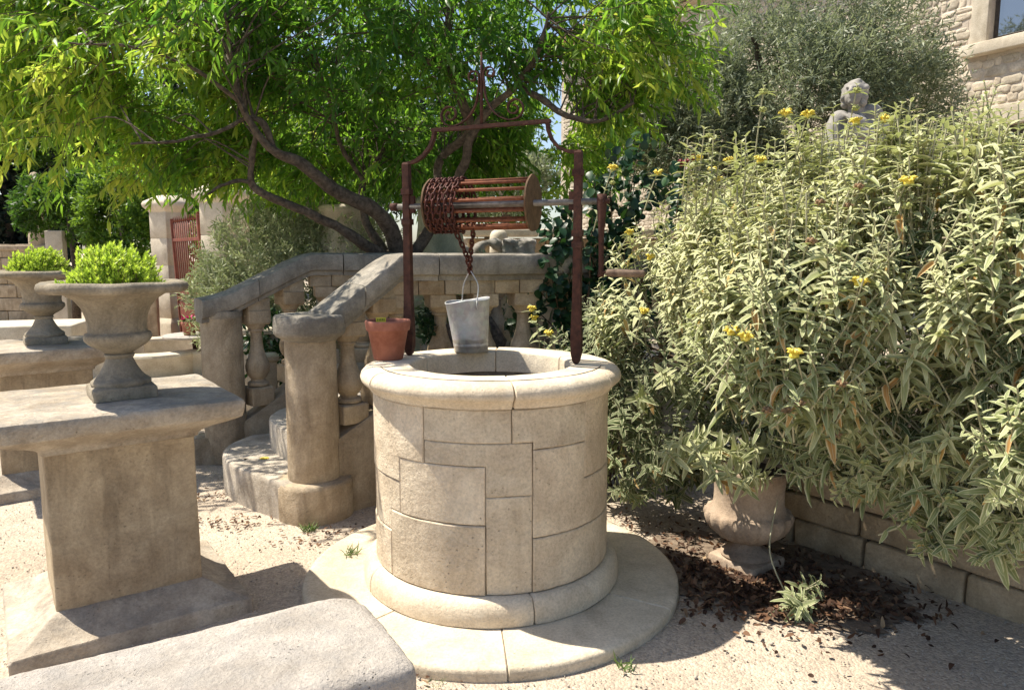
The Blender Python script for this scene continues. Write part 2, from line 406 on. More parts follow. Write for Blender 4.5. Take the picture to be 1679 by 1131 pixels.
M['rooftile'] = simple('clay roof tile', (.34, .17, .10), (.50, .30, .20), 9, .85, 0, .4, .006)
M['wood'] = simple('dark window wood', (.05, .04, .035), (.09, .075, .06), 20, .6)
M['magenta'] = simple('magenta petals', (.55, .03, .16), (.65, .06, .22), 30, .6)
M['rose'] = simple('dark red petals', (.14, .012, .02), (.22, .03, .035), 30, .6)
def zinc_mat():
    m, nt, b = nodes('galvanised zinc'); vec, rnd, g = world_vec(nt)
    v = nt.nodes.new('ShaderNodeTexVoronoi'); v.inputs['Scale'].default_value = 45; nt.links.new(vec, v.inputs['Vector'])
    c = mix(nt, .35, ramp(nt, noise_tex(nt, vec, 9, 6, .7), [(.3, (.34, .345, .34)), (.7, (.52, .52, .51))]), v.outputs['Color'], 'SOFT_LIGHT')
    bw = nt.nodes.new('ShaderNodeRGBToBW'); nt.links.new(c, bw.inputs[0])
    nt.links.new(mix(nt, .8, c, bw.outputs[0]), b.inputs['Base Color'])
    b.inputs['Metallic'].default_value = .4; b.inputs['Roughness'].default_value = .55
    bp = nt.nodes.new('ShaderNodeBump'); bp.inputs['Strength'].default_value = .25; bp.inputs['Distance'].default_value = .003
    nt.links.new(noise_tex(nt, vec, 20, 5), bp.inputs['Height']); nt.links.new(bp.outputs['Normal'], b.inputs['Normal']); return m
M['zinc'] = zinc_mat()
def glass_mat():
    m, nt, b = nodes('window glass'); b.inputs['Base Color'].default_value = (.015, .02, .03, 1); b.inputs['Roughness'].default_value = .04
    b.inputs['Specular IOR Level'].default_value = 1.0; b.inputs['IOR'].default_value = 2.2; return m
M['glass'] = glass_mat()
def ground_mat():
    m, nt, b = nodes('sandy gravel ground'); vec, rnd, g = world_vec(nt, 0)
    c = ramp(nt, noise_tex(nt, vec, 1.6, 8, .65, .4), [(.32, (.43, .355, .275)), (.66, (.57, .49, .395))])
    gv = nt.nodes.new('ShaderNodeTexVoronoi'); gv.inputs['Scale'].default_value = 95; nt.links.new(vec, gv.inputs['Vector'])
    gr = ramp(nt, gv.outputs['Color'], [(.1, (.62, .62, .64)), (.9, (1.15, 1.12, 1.08))])
    c = mix(nt, .8, c, gr, 'MULTIPLY')
    c = mix(nt, .7, c, ramp(nt, noise_tex(nt, vec, 140, 4, .7), [(.3, (.7, .7, .7)), (.65, (1.08, 1.08, 1.08))]), 'MULTIPLY')
    nt.links.new(c, b.inputs['Base Color']); b.inputs['Roughness'].default_value = .95; b.inputs['Specular IOR Level'].default_value = .15
    h = mth(nt, 'ADD', mth(nt, 'MULTIPLY', gv.outputs['Distance'], -.9), mth(nt, 'ADD', noise_tex(nt, vec, 45, 6, .7), mth(nt, 'MULTIPLY', noise_tex(nt, vec, 5, 4), 2.0)))
    bp = nt.nodes.new('ShaderNodeBump'); bp.inputs['Strength'].default_value = .55; bp.inputs['Distance'].default_value = .012
    nt.links.new(h, bp.inputs['Height']); nt.links.new(bp.outputs['Normal'], b.inputs['Normal']); return m
M['ground'] = ground_mat()
M['peach'] = leaf_mat('peach leaf', [(0, (.03, .09, .012)), (.5, (.075, .175, .02)), (.85, (.17, .27, .03)), (1, (.24, .31, .04))], [(0, (.12, .30, .03)), (.5, (.28, .52, .04)), (.85, (.50, .66, .07)), (1, (.62, .68, .10))], .5, rgh=.42, spec=.4)
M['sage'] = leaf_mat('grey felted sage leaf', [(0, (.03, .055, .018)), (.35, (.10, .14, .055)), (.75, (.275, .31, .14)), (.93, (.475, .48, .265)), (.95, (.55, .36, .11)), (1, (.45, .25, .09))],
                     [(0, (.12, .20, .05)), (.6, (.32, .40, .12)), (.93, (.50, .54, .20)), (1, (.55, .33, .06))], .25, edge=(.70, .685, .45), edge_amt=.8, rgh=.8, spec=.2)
M['olive'] = leaf_mat('olive leaf', [(0, (.065, .095, .05)), (.6, (.17, .20, .125)), (1, (.36, .39, .27))], [(0, (.10, .14, .06)), (1, (.36, .42, .20))], .32, rgh=.5)
M['silver'] = leaf_mat('silver bush leaf', [(0, (.13, .17, .09)), (.6, (.29, .335, .20)), (1, (.45, .48, .32))], [(0, (.14, .20, .06)), (1, (.35, .42, .16))], .3, rgh=.7)
M['lime'] = leaf_mat('lime green succulent leaf', [(0, (.12, .23, .02)), (.6, (.32, .46, .05)), (1, (.52, .62, .11))], [(0, (.20, .42, .02)), (1, (.55, .72, .07))], .4, rgh=.5)
M['darkleaf'] = leaf_mat('dark glossy leaf', [(0, (.008, .026, .012)), (.6, (.016, .05, .02)), (1, (.035, .085, .03))], [(0, (.02, .06, .01)), (1, (.06, .14, .02))], .2, rgh=.4)
M['shrub'] = leaf_mat('mid green shrub leaf', [(0, (.02, .055, .01)), (.6, (.05, .125, .018)), (1, (.14, .25, .03))], [(0, (.07, .18, .02)), (1, (.32, .48, .04))], .4, rgh=.5)
M['conifer'] = leaf_mat('dark conifer needle', [(0, (.006, .013, .008)), (1, (.018, .036, .016))], [(0, (.01, .02, .01)), (1, (.02, .04, .01))], .15, rgh=.6)
M['litter'] = leaf_mat('dry fallen leaf', [(0, (.04, .02, .012)), (.5, (.10, .05, .028)), (.85, (.20, .11, .06)), (1, (.34, .24, .14))], [(0, (.08, .03, .01)), (1, (.25, .12, .05))], .15, rgh=.8)
M['weed'] = leaf_mat('ground weed leaf', [(0, (.06, .12, .03)), (1, (.20, .26, .10))], [(0, (.1, .2, .03)), (1, (.25, .35, .08))], .3)

# ------------------------------------------------------------------ leaf builders
PROF = {'lance': ([0, .2, .55, 1.0], [.10, .85, .85, .03]),
        'sage': ([0, .2, .5, .85, 1.0], [.35, .95, .95, .55, .06]),
        'round': ([0, .12, .35, .65, .88, 1.0], [.25, .8, 1.0, .85, .45, .05]),
        'tiny': ([0, .5, 1.0], [.35, 1.0, .1])}
class Leaves:
    def __init__(s, prof): s.prof = prof; s.O, s.D, s.N, s.L, s.W, s.T, s.B = [], [], [], [], [], [], []
    def add(s, o, d, n, l, w, t, bend=.2): s.O.append(o); s.D.append(d); s.N.append(n); s.L.append(l); s.W.append(w); s.T.append(t); s.B.append(bend)
    def arr(s):
        O, D, N_ = (np.array(x, float) for x in (s.O, s.D, s.N))
        D /= np.linalg.norm(D, axis=1)[:, None] + 1e-9
        S = np.cross(D, N_); S /= np.linalg.norm(S, axis=1)[:, None] + 1e-9
        N_ = np.cross(S, D); return O, D, N_, S, np.array(s.L), np.array(s.W), np.array(s.T), np.array(s.B)
    def mesh(s, sel=None, fold=.35):
        O, D, N_, S, L, W, T, B = s.arr()
        if sel is not None: O, D, N_, S, L, W, T, B = (x[sel] for x in (O, D, N_, S, L, W, T, B))
        ts, ws = (np.array(x) for x in PROF[s.prof]); m = len(ts); n = len(O)
        mid = O[:, None] + D[:, None] * (L[:, None] * ts)[..., None]
        mid = mid - N_[:, None] * (L[:, None] * B[:, None] * ts ** 2)[..., None]
        off = S[:, None] * (W[:, None] * ws * .5)[..., None]; lift = N_[:, None] * (W[:, None] * ws * .5 * fold)[..., None]
        if s.prof == 'tiny':                          # far or very small leaves: one flat blade
            V = np.stack([mid - off, mid + off], 2).reshape(n * m * 2, 3); f = [(i * 2, i * 2 + 1, i * 2 + 3, i * 2 + 2) for i in range(m - 1)]
            F = (np.array(f)[None] + (np.arange(n) * m * 2)[:, None, None]).reshape(-1, 4)
            return V, F, np.tile(np.stack([np.tile([0, 1], m), np.repeat(ts, 2)], 1), (n, 1)), np.repeat(T, m * 2)
        V = np.stack([mid - off + lift, mid, mid + off + lift], 2).reshape(n * m * 3, 3)
        f = []
        for i in range(m - 1):
            for k in range(2): f.append((i * 3 + k, i * 3 + k + 1, (i + 1) * 3 + k + 1, (i + 1) * 3 + k))
        F = (np.array(f)[None] + (np.arange(n) * m * 3)[:, None, None]).reshape(-1, 4)
        uv = np.tile(np.stack([np.tile([0, .5, 1], m), np.repeat(ts, 3)], 1), (n, 1))
        return V, F, uv, np.repeat(T, m * 3)
    def emit(s, name, mat, parent, sel=None, kind='stuff', fold=.35):
        V, F, uv, T = s.mesh(sel, fold); o = build(name, (V, F), mat, parent, uv=uv, tint=T)
        if kind: o['kind'] = kind
        return o
    def split(s, nmax, mat, parent, name='leaf', cellpx=9, fold=.35):
        """the nmax leaves that show largest become parts of their own, the rest one part"""
        O, D, N_, S, L, W, T, B = s.arr(); C = O + D * (L * .5)[:, None]
        x, y, d = proj(C); ok = (x > 0) & (x < PW) & (y > 0) & (y < PH) & (d > .3)
        cell = (x // cellpx).astype(int) * 4000 + (y // cellpx).astype(int)
        best = {}
        for i in np.nonzero(ok)[0]:
            c = cell[i]
            if c not in best or d[i] < d[best[c]]: best[c] = i
        facing = np.abs((N_ * (C - np.array([0, 0, CAM_H]))).sum(1)) / d
        cand = sorted(best.values(), key=lambda i: -(L[i] * W[i] / d[i] ** 2 * (.3 + facing[i])))[:nmax]
        tm = {}
        for i in cand:
            key = (round(min(T[i], .999) * 9), round(B[i] * 4))
            if key not in tm:
                q = Leaves(s.prof); q.add((0, 0, 0), (0, 1, 0), (0, 0, 1), 1, 1, key[0] / 9, key[1] / 4)
                V, F, uv, t = q.mesh(fold=fold); tm[key] = finish_mesh(name, V, F, mat, True, uv, t)
            o = bpy.data.objects.new(name, tm[key]); COL.objects.link(o); o.parent = parent
            bx = np.stack([S[i] * W[i], D[i] * L[i], N_[i] * L[i] * .999], 1)
            m4 = Matrix.Identity(4)
            for r in range(3):
                for c in range(3): m4[r][c] = bx[r, c]
            p = O[i] - WL[parent.name]; m4.translation = Vector(p); o.matrix_basis = m4
        rest = np.ones(len(O), bool); rest[list(cand)] = False
        if rest.any(): s.emit('foliage', mat, parent, rest, fold=fold)
class Twigs:
    """many thin stems as one mesh"""
    def __init__(s): s.V, s.F, s.n = [], [], 0
    def add(s, pts, r0, r1=None, seg=4):
        r1 = r0 if r1 is None else r1; V, F = tube(pts, np.linspace(r0, r1, len(pts)), seg, caps=False)
        s.V.append(V); s.F.append(np.array(F) + s.n); s.n += len(V)
    def bulk(s, A, B, r0, r1):
        n = len(A); T = B - A; T /= np.linalg.norm(T, axis=1)[:, None] + 1e-9; X = np.cross(T, RNG.normal(size=(n, 3))); X /= np.linalg.norm(X, axis=1)[:, None] + 1e-9; Y = np.cross(T, X)
        rings = []
        for P, r in ((A, r0), (B, r1)):
            for k in range(3): a = 2 * math.pi * k / 3; rings.append(P + X * (math.cos(a) * r) + Y * (math.sin(a) * r))
        V = np.stack(rings, 1).reshape(-1, 3); f = np.array([(0, 1, 4, 3), (1, 2, 5, 4), (2, 0, 3, 5)])
        s.V.append(V); s.F.append((f[None] + (np.arange(n) * 6)[:, None, None]).reshape(-1, 4) + s.n); s.n += len(V)
    def emit(s, name, mat, parent, kind='stuff'):
        if not s.V: return None
        o = build(name, (np.concatenate(s.V), np.concatenate(s.F)), mat, parent)
        if kind: o['kind'] = kind
        return o
def unit(v): v = np.asarray(v, float); return v / (math.sqrt(v[0] * v[0] + v[1] * v[1] + (v[2] * v[2] if len(v) > 2 else 0)) + 1e-9)
class RandomDirections:
    buf = np.zeros((0, 3)); i = 0
def rv():
    q = RandomDirections
    if q.i >= len(q.buf):
        b = RNG.normal(size=(20000, 3)); q.buf = b / np.linalg.norm(b, axis=1)[:, None]; q.i = 0
    q.i += 1; return q.buf[q.i - 1].copy()
def rvs(n): b = RNG.normal(size=(n, 3)); return b / (np.linalg.norm(b, axis=1)[:, None] + 1e-9)
def units(a): return a / (np.linalg.norm(a, axis=1)[:, None] + 1e-9)
def clump(p, s): return mnoise.noise(Vector((p[0] * s, p[1] * s, p[2] * s)))

# ================================================================== SETTING
def slab(name, x0, x1, y0, y1, z0, z1, mat, n=1):
    V, F = rbox(((x0 + x1) / 2, (y0 + y1) / 2, (z0 + z1) / 2), (x1 - x0, y1 - y0, z1 - z0), .01, (1, 1, 1))
    return tag(build(name, (V, F), mat, sharp=30), kind='structure')
def make_ground():
    # fine near the camera with gentle relief, one sheet to the horizon
    xs = np.concatenate([[-400, -120, -40, -16], np.arange(-8, 5.01, .125), [8, 16, 40, 120, 400]])
    ys = np.concatenate([[-60, -20, -5], np.arange(0, 12.01, .125), [16, 24, 40, 80, 200, 600]])
    X, Y = np.meshgrid(xs, ys); Z = np.zeros_like(X)
    for i in range(X.shape[0]):
        for j in range(X.shape[1]):
            if abs(X[i, j]) < 9 and 0 <= Y[i, j] <= 13:
                Z[i, j] = .008 * mnoise.noise(Vector((X[i, j] * 1.3, Y[i, j] * 1.3, 0))) + .004 * mnoise.noise(Vector((X[i, j] * 5, Y[i, j] * 5, 3))) - .004
    V = np.stack([X, Y, Z], -1).reshape(-1, 3); w = len(xs); F = []
    for i in range(len(ys) - 1):
        for j in range(w - 1): F.append((i * w + j, i * w + j + 1, (i + 1) * w + j + 1, (i + 1) * w + j))
    g = build('ground', (V, np.array(F)), M['ground'], origin=np.zeros(3)); tag(g, kind='structure')
make_ground()
slab('terrace', .35, 16, 6.45, 40, -.1, .58, M['ground'])
slab('upper_terrace', -.6, 18, 10.2, 60, -.1, 1.62, M['ground'])

# ================================================================== THE WELL
WX, WY = -.095, 3.30
def make_well():
    t = thing('stone_well', (WX, WY, 0), 'round pale limestone well with curved blocks on a circular stone step', 'well')
    RD = .531
    c = build('core', join([lathe([(RD - .016, .05), (RD - .016, .915), (.375, .915), (.375, .05)], 96, (WX, WY, 0)), ]), M['wellcore'], t)
    build('shaft_floor', lathe([(.0, .06), (.374, .06)], 48, (WX, WY, 0)), M['soil'], t)
    P_ = [[(-29, 10.2, .779, .915)], [(10.2, 19.6, .779, .915), (19.6, 48.3, .747, .915)],
          [(-29, -1, .686, .779), (-1, 19.6, .563, .779)],
          [(-43.3, -29, .684, .915), (-110, -43.3, .583, .915)],
          [(-43.7, -1, .449, .686)], [(-51, -43.7, .158, .449), (-43.7, -1, .158, .449)],
          [(-1, 19.6, .158, .563)], [(19.6, 48.3, .385, .747), (48.3, 95, .375, .590)],
          [(48.3, 100, .590, .747), (48.3, 100, .747, .915)], [(19.6, 88, .158, .375), (19.6, 48.3, .375, .385)],
          [(-115, -51, .358, .583), (-51, -43.7, .449, .583)], [(-105, -51, .158, .358)]]
    P_ += [[(100, 150, .6, .915)], [(95, 160, .375, .6)], [(88, 140, .158, .375)], [(150, 205, .6, .915)], [(160, 210, .375, .6)], [(140, 200, .158, .375)],
           [(205, 250, .583, .915)], [(210, 245, .358, .6)], [(200, 255, .158, .358)]]
    # small clean-up so neighbours never share a space
    P_[7] = [(19.6, 48.3, .385, .747), (48.3, 95, .385, .590)]; P_[9] = [(19.6, 88, .158, .385)]
    P_[5] = [(-51, -1, .158, .449)]; P_[10] = [(-115, -51, .358, .583), (-51, -43.7, .449, .583)]
    P_[12:] = [[(100, 150, .590, .915)], [(95, 160, .385, .590)], [(88, 140, .158, .385)], [(150, 205, .590, .915)], [(160, 208, .385, .590)],
               [(140, 200, .158, .385)], [(205, 250, .583, .915)], [(208, 245, .385, .583)], [(200, 255, .158, .358)], [(200, 245, .358, .385)]]
    for i, r in enumerate(P_[:-1]):
        V, F = grid_sector(r, RD - .09, RD + (0, .003, -.002, .002)[i % 4], (.0010, .0018, .0009, .0014)[i % 4], .0045, cx=WX, cy=WY, seed=i * 3.1)
        build('wall_block', (V, F), M['well'], t, sharp=35)
    zc = 1.021
    cop = [(.362, zc - .103), (.362, zc - .012), (.366, zc - .004), (.374, zc), (.42, zc), (.47, zc), (.53, zc - .001), (.552, zc - .005), (.570, zc - .014), (.582, zc - .028), (.5875, zc - .044), (.584, zc - .059),
           (.575, zc - .069), (.564, zc - .074), (.561, zc - .080), (.553, zc - .090), (.546, zc - .097), (.5445, zc - .103)]
    js = [-120, -57, 10.6, 60, 118, 178, 240]
    for i in range(6):
        build('coping_stone', ring_stone(cop, js[i], js[i + 1], .0016, WX, WY, 2.5, .005, .0022, i * 2.3), M['coping'], t, sharp=40)
    build('coping_groove', ring_stone([(.497, zc + .0002), (.497, zc + .0024), (.4995, zc + .0024), (.4995, zc + .0002)], -75, 78, 0, WX, WY, 3, .0005, .0003), M['joint'], t)
    rg = [(.50, .05), (.50, .155), (.542, .157), (.556, .153), (.571, .141), (.582, .122), (.588, .10), (.590, .08), (.589, .054), (.585, .05)]
    js = [-150, -62, 18.4, 95, 160, 210]
    for i in range(5):
        build('base_stone', ring_stone(rg, js[i], js[i + 1], .0018, WX, WY, 2.5, .005, .002, 20 + i * 2.3), M['coping'], t, sharp=40)
    pl = [(.47, -.02), (.47, .047), (.60, .049), (.72, .049), (.835, .049), (.853, .045), (.861, .037), (.863, .025), (.862, -.02)]
    js = [-120, -42, 5.4, 61, 120, 180, 240]
    for i in range(6):
        build('step_stone', ring_stone(pl, js[i], js[i + 1], .0018, WX, WY, 2.5, .005, .002, 40 + i * 2.3), M['plinth'], t, sharp=40)
make_well()

# ---- winch frame, drum, crank
FL, FR = np.array([-.496, 3.517]), np.array([.288, 3.244])
FE = (FR - FL) / np.linalg.norm(FR - FL); FN = np.array([FE[1], -FE[0]])     # along the frame; towards the camera side is -FN or FN
def fp(s, z, o=0.0):                                  # s metres from left post along the frame
    q = FL + FE * s + FN * o; return (q[0], q[1], z)
FLEN = float(np.linalg.norm(FR - FL)); AXZ = 1.73
def bar(pts, w, th):                                  # rectangular section swept in the frame plane
    V, F = [], []; n = len(pts)
    for i in range(n):
        a, b = np.array(pts[max(i - 1, 0)]), np.array(pts[min(i + 1, n - 1)]); d = unit(b - a); nn = np.array([-d[1], d[0]])
        ww = w[i] if hasattr(w, '__len__') else w; tt = th[i] if hasattr(th, '__len__') else th
        for su, so in ((-1, -1), (1, -1), (1, 1), (-1, 1)):
            q = np.array(pts[i]) + nn * su * tt / 2; V.append(fp(q[0], q[1], so * ww / 2))
    for i in range(n - 1):
        for k in range(4): F.append((i * 4 + k, i * 4 + (k + 1) % 4, (i + 1) * 4 + (k + 1) % 4, (i + 1) * 4 + k))
    F.append((3, 2, 1, 0)); F.append(tuple((n - 1) * 4 + k for k in range(4)))
    return rough(V, .0012, 30), F
def make_winch():
    t = thing('well_winch', (float(FL[0]), float(FL[1]), 1.02), 'rusted wrought iron well winch frame with scrolls standing on the coping', 'winch')
    for s, zt in ((0, 1.935), (FLEN, 1.955)):
        zz = [1.022, 1.035, 1.07, 1.13, 1.2, 1.3, 1.45, 1.6, zt - .01, zt]
        th = [.014, .03, .046, .05, .044, .037, .035, .034, .033, .024]; w = [.02, .03, .034, .034, .033, .033, .033, .033, .033, .024]
        post = build('post', bar([(s + .0, z) for z in zz], w, th), M['rust'], t, smooth=False)
        for z in ((1.66, 1.80) if s == 0 else (1.55, 1.60, 1.86)):
            build('collar', bar([(s, z - .014), (s, z + .014)], .043, .045), M['rust'], post, smooth=False)
        build('bearing_plate', bar([(s - (.025 if s else -.025), 1.70), (s - (.025 if s else -.025), 1.78)], .02, .03), M['rust'], post, smooth=False)
    # stepped cross bar
    a, b = .155, FLEN - .145
    arcL = [(0.012, 1.93), (.05, 1.938), (.09, 1.962), (.125, 2.00), (.143, 2.04), (.148, 2.068)]
    arcR = [(FLEN - .005, 1.948), (FLEN - .05, 1.952), (FLEN - .09, 1.97), (FLEN - .12, 2.005), (FLEN - .137, 2.045), (FLEN - .14, 2.078)]
    build('arch_bar', bar(arcL, .028, .014), M['rust'], t, smooth=False); build('arch_bar', bar(arcR, .028, .014), M['rust'], t, smooth=False)
    build('cross_bar', bar([(.135, 2.074), (.25, 2.075), (.4, 2.079), (FLEN - .128, 2.084)], .03, .016), M['rust'], t, smooth=False)
    mid = FLEN / 2 - .035
    build('finial', tube([fp(mid, 2.07), fp(mid, 2.2), fp(mid + .002, 2.33), fp(mid + .001, 2.40)], [.008, .009, .008, .004], 6), M['rust'], t)
    for sg in (-1, 1):
        pts = []
        for a in np.linspace(2.6 * math.pi, .5 * math.pi, 26):     # outer lower volute
            r = .012 + .034 * (1 - (a - .5 * math.pi) / (2.1 * math.pi))
            pts.append((-.155 + r * math.cos(a + math.pi * .5) * 1.0, 2.145 + r * math.sin(a + math.pi * .5)))
        pts = [(-.155 + (.010 + .0385 * k / 24) * math.cos(u), 2.138 + (.010 + .0385 * k / 24) * math.sin(u)) for k, u in enumerate(np.linspace(R(70), R(70) + R(560), 25))]
        tail = spline([pts[-1], (-.12, 2.09), (-.06, 2.125), (-.022, 2.19), (-.012, 2.26)], 5)[1:]
        up = [(-.012 - .0 + 0, 2.27)]
        vol = [(-.040 + (.030 - .021 * k / 18) * math.cos(u), 2.295 + (.030 - .021 * k / 18) * math.sin(u)) for k, u in enumerate(np.linspace(R(-10), R(-10) + R(430), 19))]
        path = pts + [tuple(p) for p in tail] + vol
        path = [(mid - sg * (-x) if sg > 0 else mid + (-x), z + (.012 if sg < 0 else 0)) for x, z in path]
        build('scroll', bar(path, .018, .006), M['rust'], t, smooth=False)
    # axle, drum of rods between two plates
    def axpt(s): return fp(s, AXZ + .006 * s)
    build('axle', tube([axpt(-.06), axpt(FLEN + .115)], .0145, 12), M['axle'], t)
    build('axle_end', tube([axpt(-.085), axpt(-.05)], .019, 10), M['rust'], t)
    s0, s1 = .135, .625
    d3 = np.array([FE[0], FE[1], 0]); n3 = np.array([FN[0], FN[1], 0]); z3 = np.array([0, 0, 1.0])
    def ringp(s, r, a): return tuple(np.array(axpt(s)) + n3 * r * math.cos(a) + z3 * r * math.sin(a))
    def disc(s, r, th):
        V, F = [], []
        for k in range(40):
            a = 2 * math.pi * k / 40; rr = r * (1 + .012 * math.sin(5 * a) + .008 * math.cos(9 * a))
            V += [ringp(s - th / 2, rr, a), ringp(s + th / 2, rr, a)]
        for k in range(40): j = (k + 1) % 40; F.append((2 * k, 2 * j, 2 * j + 1, 2 * k + 1))
        F.append(tuple(2 * k for k in reversed(range(40)))); F.append(tuple(2 * k + 1 for k in range(40))); return np.array(V), F
    build('drum_plate', disc(s0, .124, .008), M['rust_disc'], t, sharp=30); build('drum_plate', disc(s1, .125, .008), M['rust_disc'], t, sharp=30)
    for k in range(14):
        a = 2 * math.pi * k / 14 + .12
        build('drum_rod', tube([ringp(s0, .108, a), ringp((s0 + s1) / 2, .107 + RNG.normal() * .001, a), ringp(s1, .108, a)], .0076, 6), M['rust_bright'], t)
    # crank
    se = FLEN + .105; e = np.array(axpt(se))
    arm = build('crank_arm', tube([tuple(e + z3 * .03), tuple(e), tuple(e + z3 * -.15), tuple(e + z3 * -.30 + d3 * .002), tuple(e + z3 * -.325)], [.021, .023, .012, .012, .015], 6, flat=(1.1, .8)), M['rust'], t)
    build('crank_nut', tube([axpt(se + .014), axpt(se + .034)], .013, 6), M['rust'], arm)
    h0 = e + z3 * -.305
    build('crank_spindle', tube([tuple(h0 - d3 * .01), tuple(h0 + d3 * .05)], .008, 8), M['rust'], arm)
    hd = d3 * 1.0 + z3 * -.02
    build('crank_grip', tube([tuple(h0 + hd * x) for x in (.025, .03, .06, .12, .185, .193)], [.012, .0175, .0185, .018, .0175, .012], 12), M['grip'], arm)
    return axpt, ringp, d3, n3, z3, s0
axpt, ringp, d3, n3, z3, DS0 = make_winch()

# ---- chain wound on the drum, then hanging in a loop to the bucket
def make_chain(apex):
    o = axpt(DS0); t = thing('winch_chain', tuple(o), 'dark rusted link chain wound round the winch drum and hanging in a loop', 'chain')
    # stadium link, long axis x, lying in xy
    L_, W_, r = .037, .0185, .0045; path = []
    for k in range(7): a = -math.pi / 2 + math.pi * k / 6; path.append((L_ / 2 - W_ / 2 + W_ / 2 * math.cos(a), W_ / 2 * math.sin(a), 0))
    for k in range(7): a = math.pi / 2 + math.pi * k / 6; path.append((-L_ / 2 + W_ / 2 + W_ / 2 * math.cos(a), W_ / 2 * math.sin(a), 0))
    V, F = [], []; n = len(path)
    for i in range(n):
        p = Vector(path[i]); tt = (Vector(path[(i + 1) % n]) - Vector(path[i - 1])).normalized(); nn = Vector((0, 0, 1)); bb = tt.cross(nn)
        for k in range(6): a = 2 * math.pi * k / 6; V.append(tuple(p + (nn * math.cos(a) + bb * math.sin(a)) * r))
    for i in range(n):
        for k in range(6): j = (i + 1) % n; F.append((i * 6 + k, j * 6 + k, j * 6 + (k + 1) % 6, i * 6 + (k + 1) % 6))
    me = finish_mesh('link', np.array(V), F, M['chain'])
    def place(p, tang, nrm):
        x = Vector(tang).normalized(); z = Vector(nrm); z = (z - x * z.dot(x)).normalized(); y = z.cross(x)
        m4 = Matrix((x, y, z)).transposed().to_4x4(); m4.translation = Vector(np.array(p) - WL[t.name])
        l = bpy.data.objects.new('link', me); COL.objects.link(l); l.parent = t; l.matrix_basis = m4
    pitch = .0288; r0 = .119; da = pitch / r0; a = R(250); s = DS0 + .016; k = 0
    turns = 5.0; nl = int(turns * 2 * math.pi / da)
    for k in range(nl):
        aa = a + k * da; rr = r0 + (.010 * math.sin(k * 1.7)) * .4; ss = s + k / nl * .150 + .003 * math.sin(k * 2.3)
        p = np.array(ringp(ss, rr, aa)); q = np.array(ringp(ss + .001, rr, aa + .05)); rad = p - np.array(axpt(ss))
        place(p, q - p, rad if k % 2 else np.cross(rad, q - p))
    top1 = np.array(ringp(.238, .118, R(262))); top2 = np.array(ringp(.332, .114, R(262))); ap = np.array(apex)
    for top, bow in ((top1, .012), (top2, -.004)):
        d = ap - top; ln = np.linalg.norm(d); nn = int(round(ln / pitch))
        for k in range(nn + 1):
            p = top + d * k / nn + d3 * bow * math.sin(math.pi * k / nn)
            place(p, d, n3 if k % 2 else d3)
BK = np.array([-.205, 3.655])                         # bucket centre
APEX = (-.207, 3.62, 1.425)
make_chain(APEX)
def make_bucket():
    t = thing('bucket', (BK[0], BK[1], 1.022), 'dented grey galvanised bucket hanging from the chain over the well', 'bucket')
    z0 = 1.024
    prof = [(0, .012), (.080, .012), (.082, 0), (.0845, 0), (.086, .030), (.0875, .034), (.088, .05), (.096, .13), (.107, .245), (.1095, .25), (.1105, .254), (.109, .257), (.1065, .255), (.105, .245), (.094, .12), (.0855, .016), (0, .016)]
    V, F = lathe(prof, 48, (0, 0, 0))
    for i, v in enumerate(V):                         # dents and a lean
        a = math.atan2(v[1], v[0]); h = v[2] / .25
        k = 1 + h * (.035 * math.sin(2 * a + .6) + .015 * math.sin(5 * a)); V[i, 0] *= k; V[i, 1] *= k
        V[i, 2] += h * (.010 * v[0] / .1 + .004 * math.sin(3 * a))
        V[i, 0] += -.018 * h
    build('body', shift((V, F), (BK[0], BK[1], z0)), M['zinc'], t)
    seam = tube([(BK[0] - .055, BK[1] - .068, z0 + .035), (BK[0] - .063, BK[1] - .078, z0 + .15), (BK[0] - .071, BK[1] - .087, z0 + .245)], .003, 6)
    build('seam', seam, M['zinc'], t)
    ea = np.array([BK[0] + .035, BK[1] - .105, z0 + .247]); eb = np.array([BK[0] - .05, BK[1] + .095, z0 + .245]); ap = np.array(APEX)
    for e in (ea, eb):
        build('ear', tube([tuple(e + np.array([0, -.003 if e is ea else .003, -.03])), tuple(e + np.array([0, 0, .014]))], [.016, .009], 8, flat=(.25, 1)), M['zinc'], t)
    pts = spline([ea + [0, 0, .012], ea + [.006, .012, .06], ea * .45 + ap * .55 + [.022, -.02, .015], ap + [.004, -.012, .002], ap + [0, .012, 0], eb * .5 + ap * .5 + [-.012, .02, .01], eb + [0, 0, .01]], 6)
    build('handle', tube([tuple(p) for p in pts], .0032, 6), M['zinc'], t)
make_bucket()
def make_pot(name, c, rb, rt, h, label, mat, group=None, soil=True):
    t = thing(name, c, label, 'flowerpot', group)
    rim = h * .27; k = (rt - rb) / h
    prof = [(0, .004), (rb - .004, 0), (rb, .004), (rb + k * (h - rim) * .96, h - rim), (rt * .985, h - rim + .004), (rt, h - rim + .01), (rt + .004, h - .008), (rt + .001, h), (rt - .008, h), (rt - .011, h - .006), (rt - .016, h - rim), (rb, .02), (0, .02)]
    build('body', lathe(prof, 48, c, amp=.0012, scale=20), mat, t)
    if soil: build('soil', lathe([(0, h * .72), (rt - .017, h * .70)], 32, c, amp=.004, scale=30), M['soil'], t)
    return t
PC = (-.578, 3.392, 1.0215)
make_pot('terracotta_pot', PC, .068, .102, .183, 'red terracotta flowerpot standing on the well coping beside the iron post', M['terracotta'])
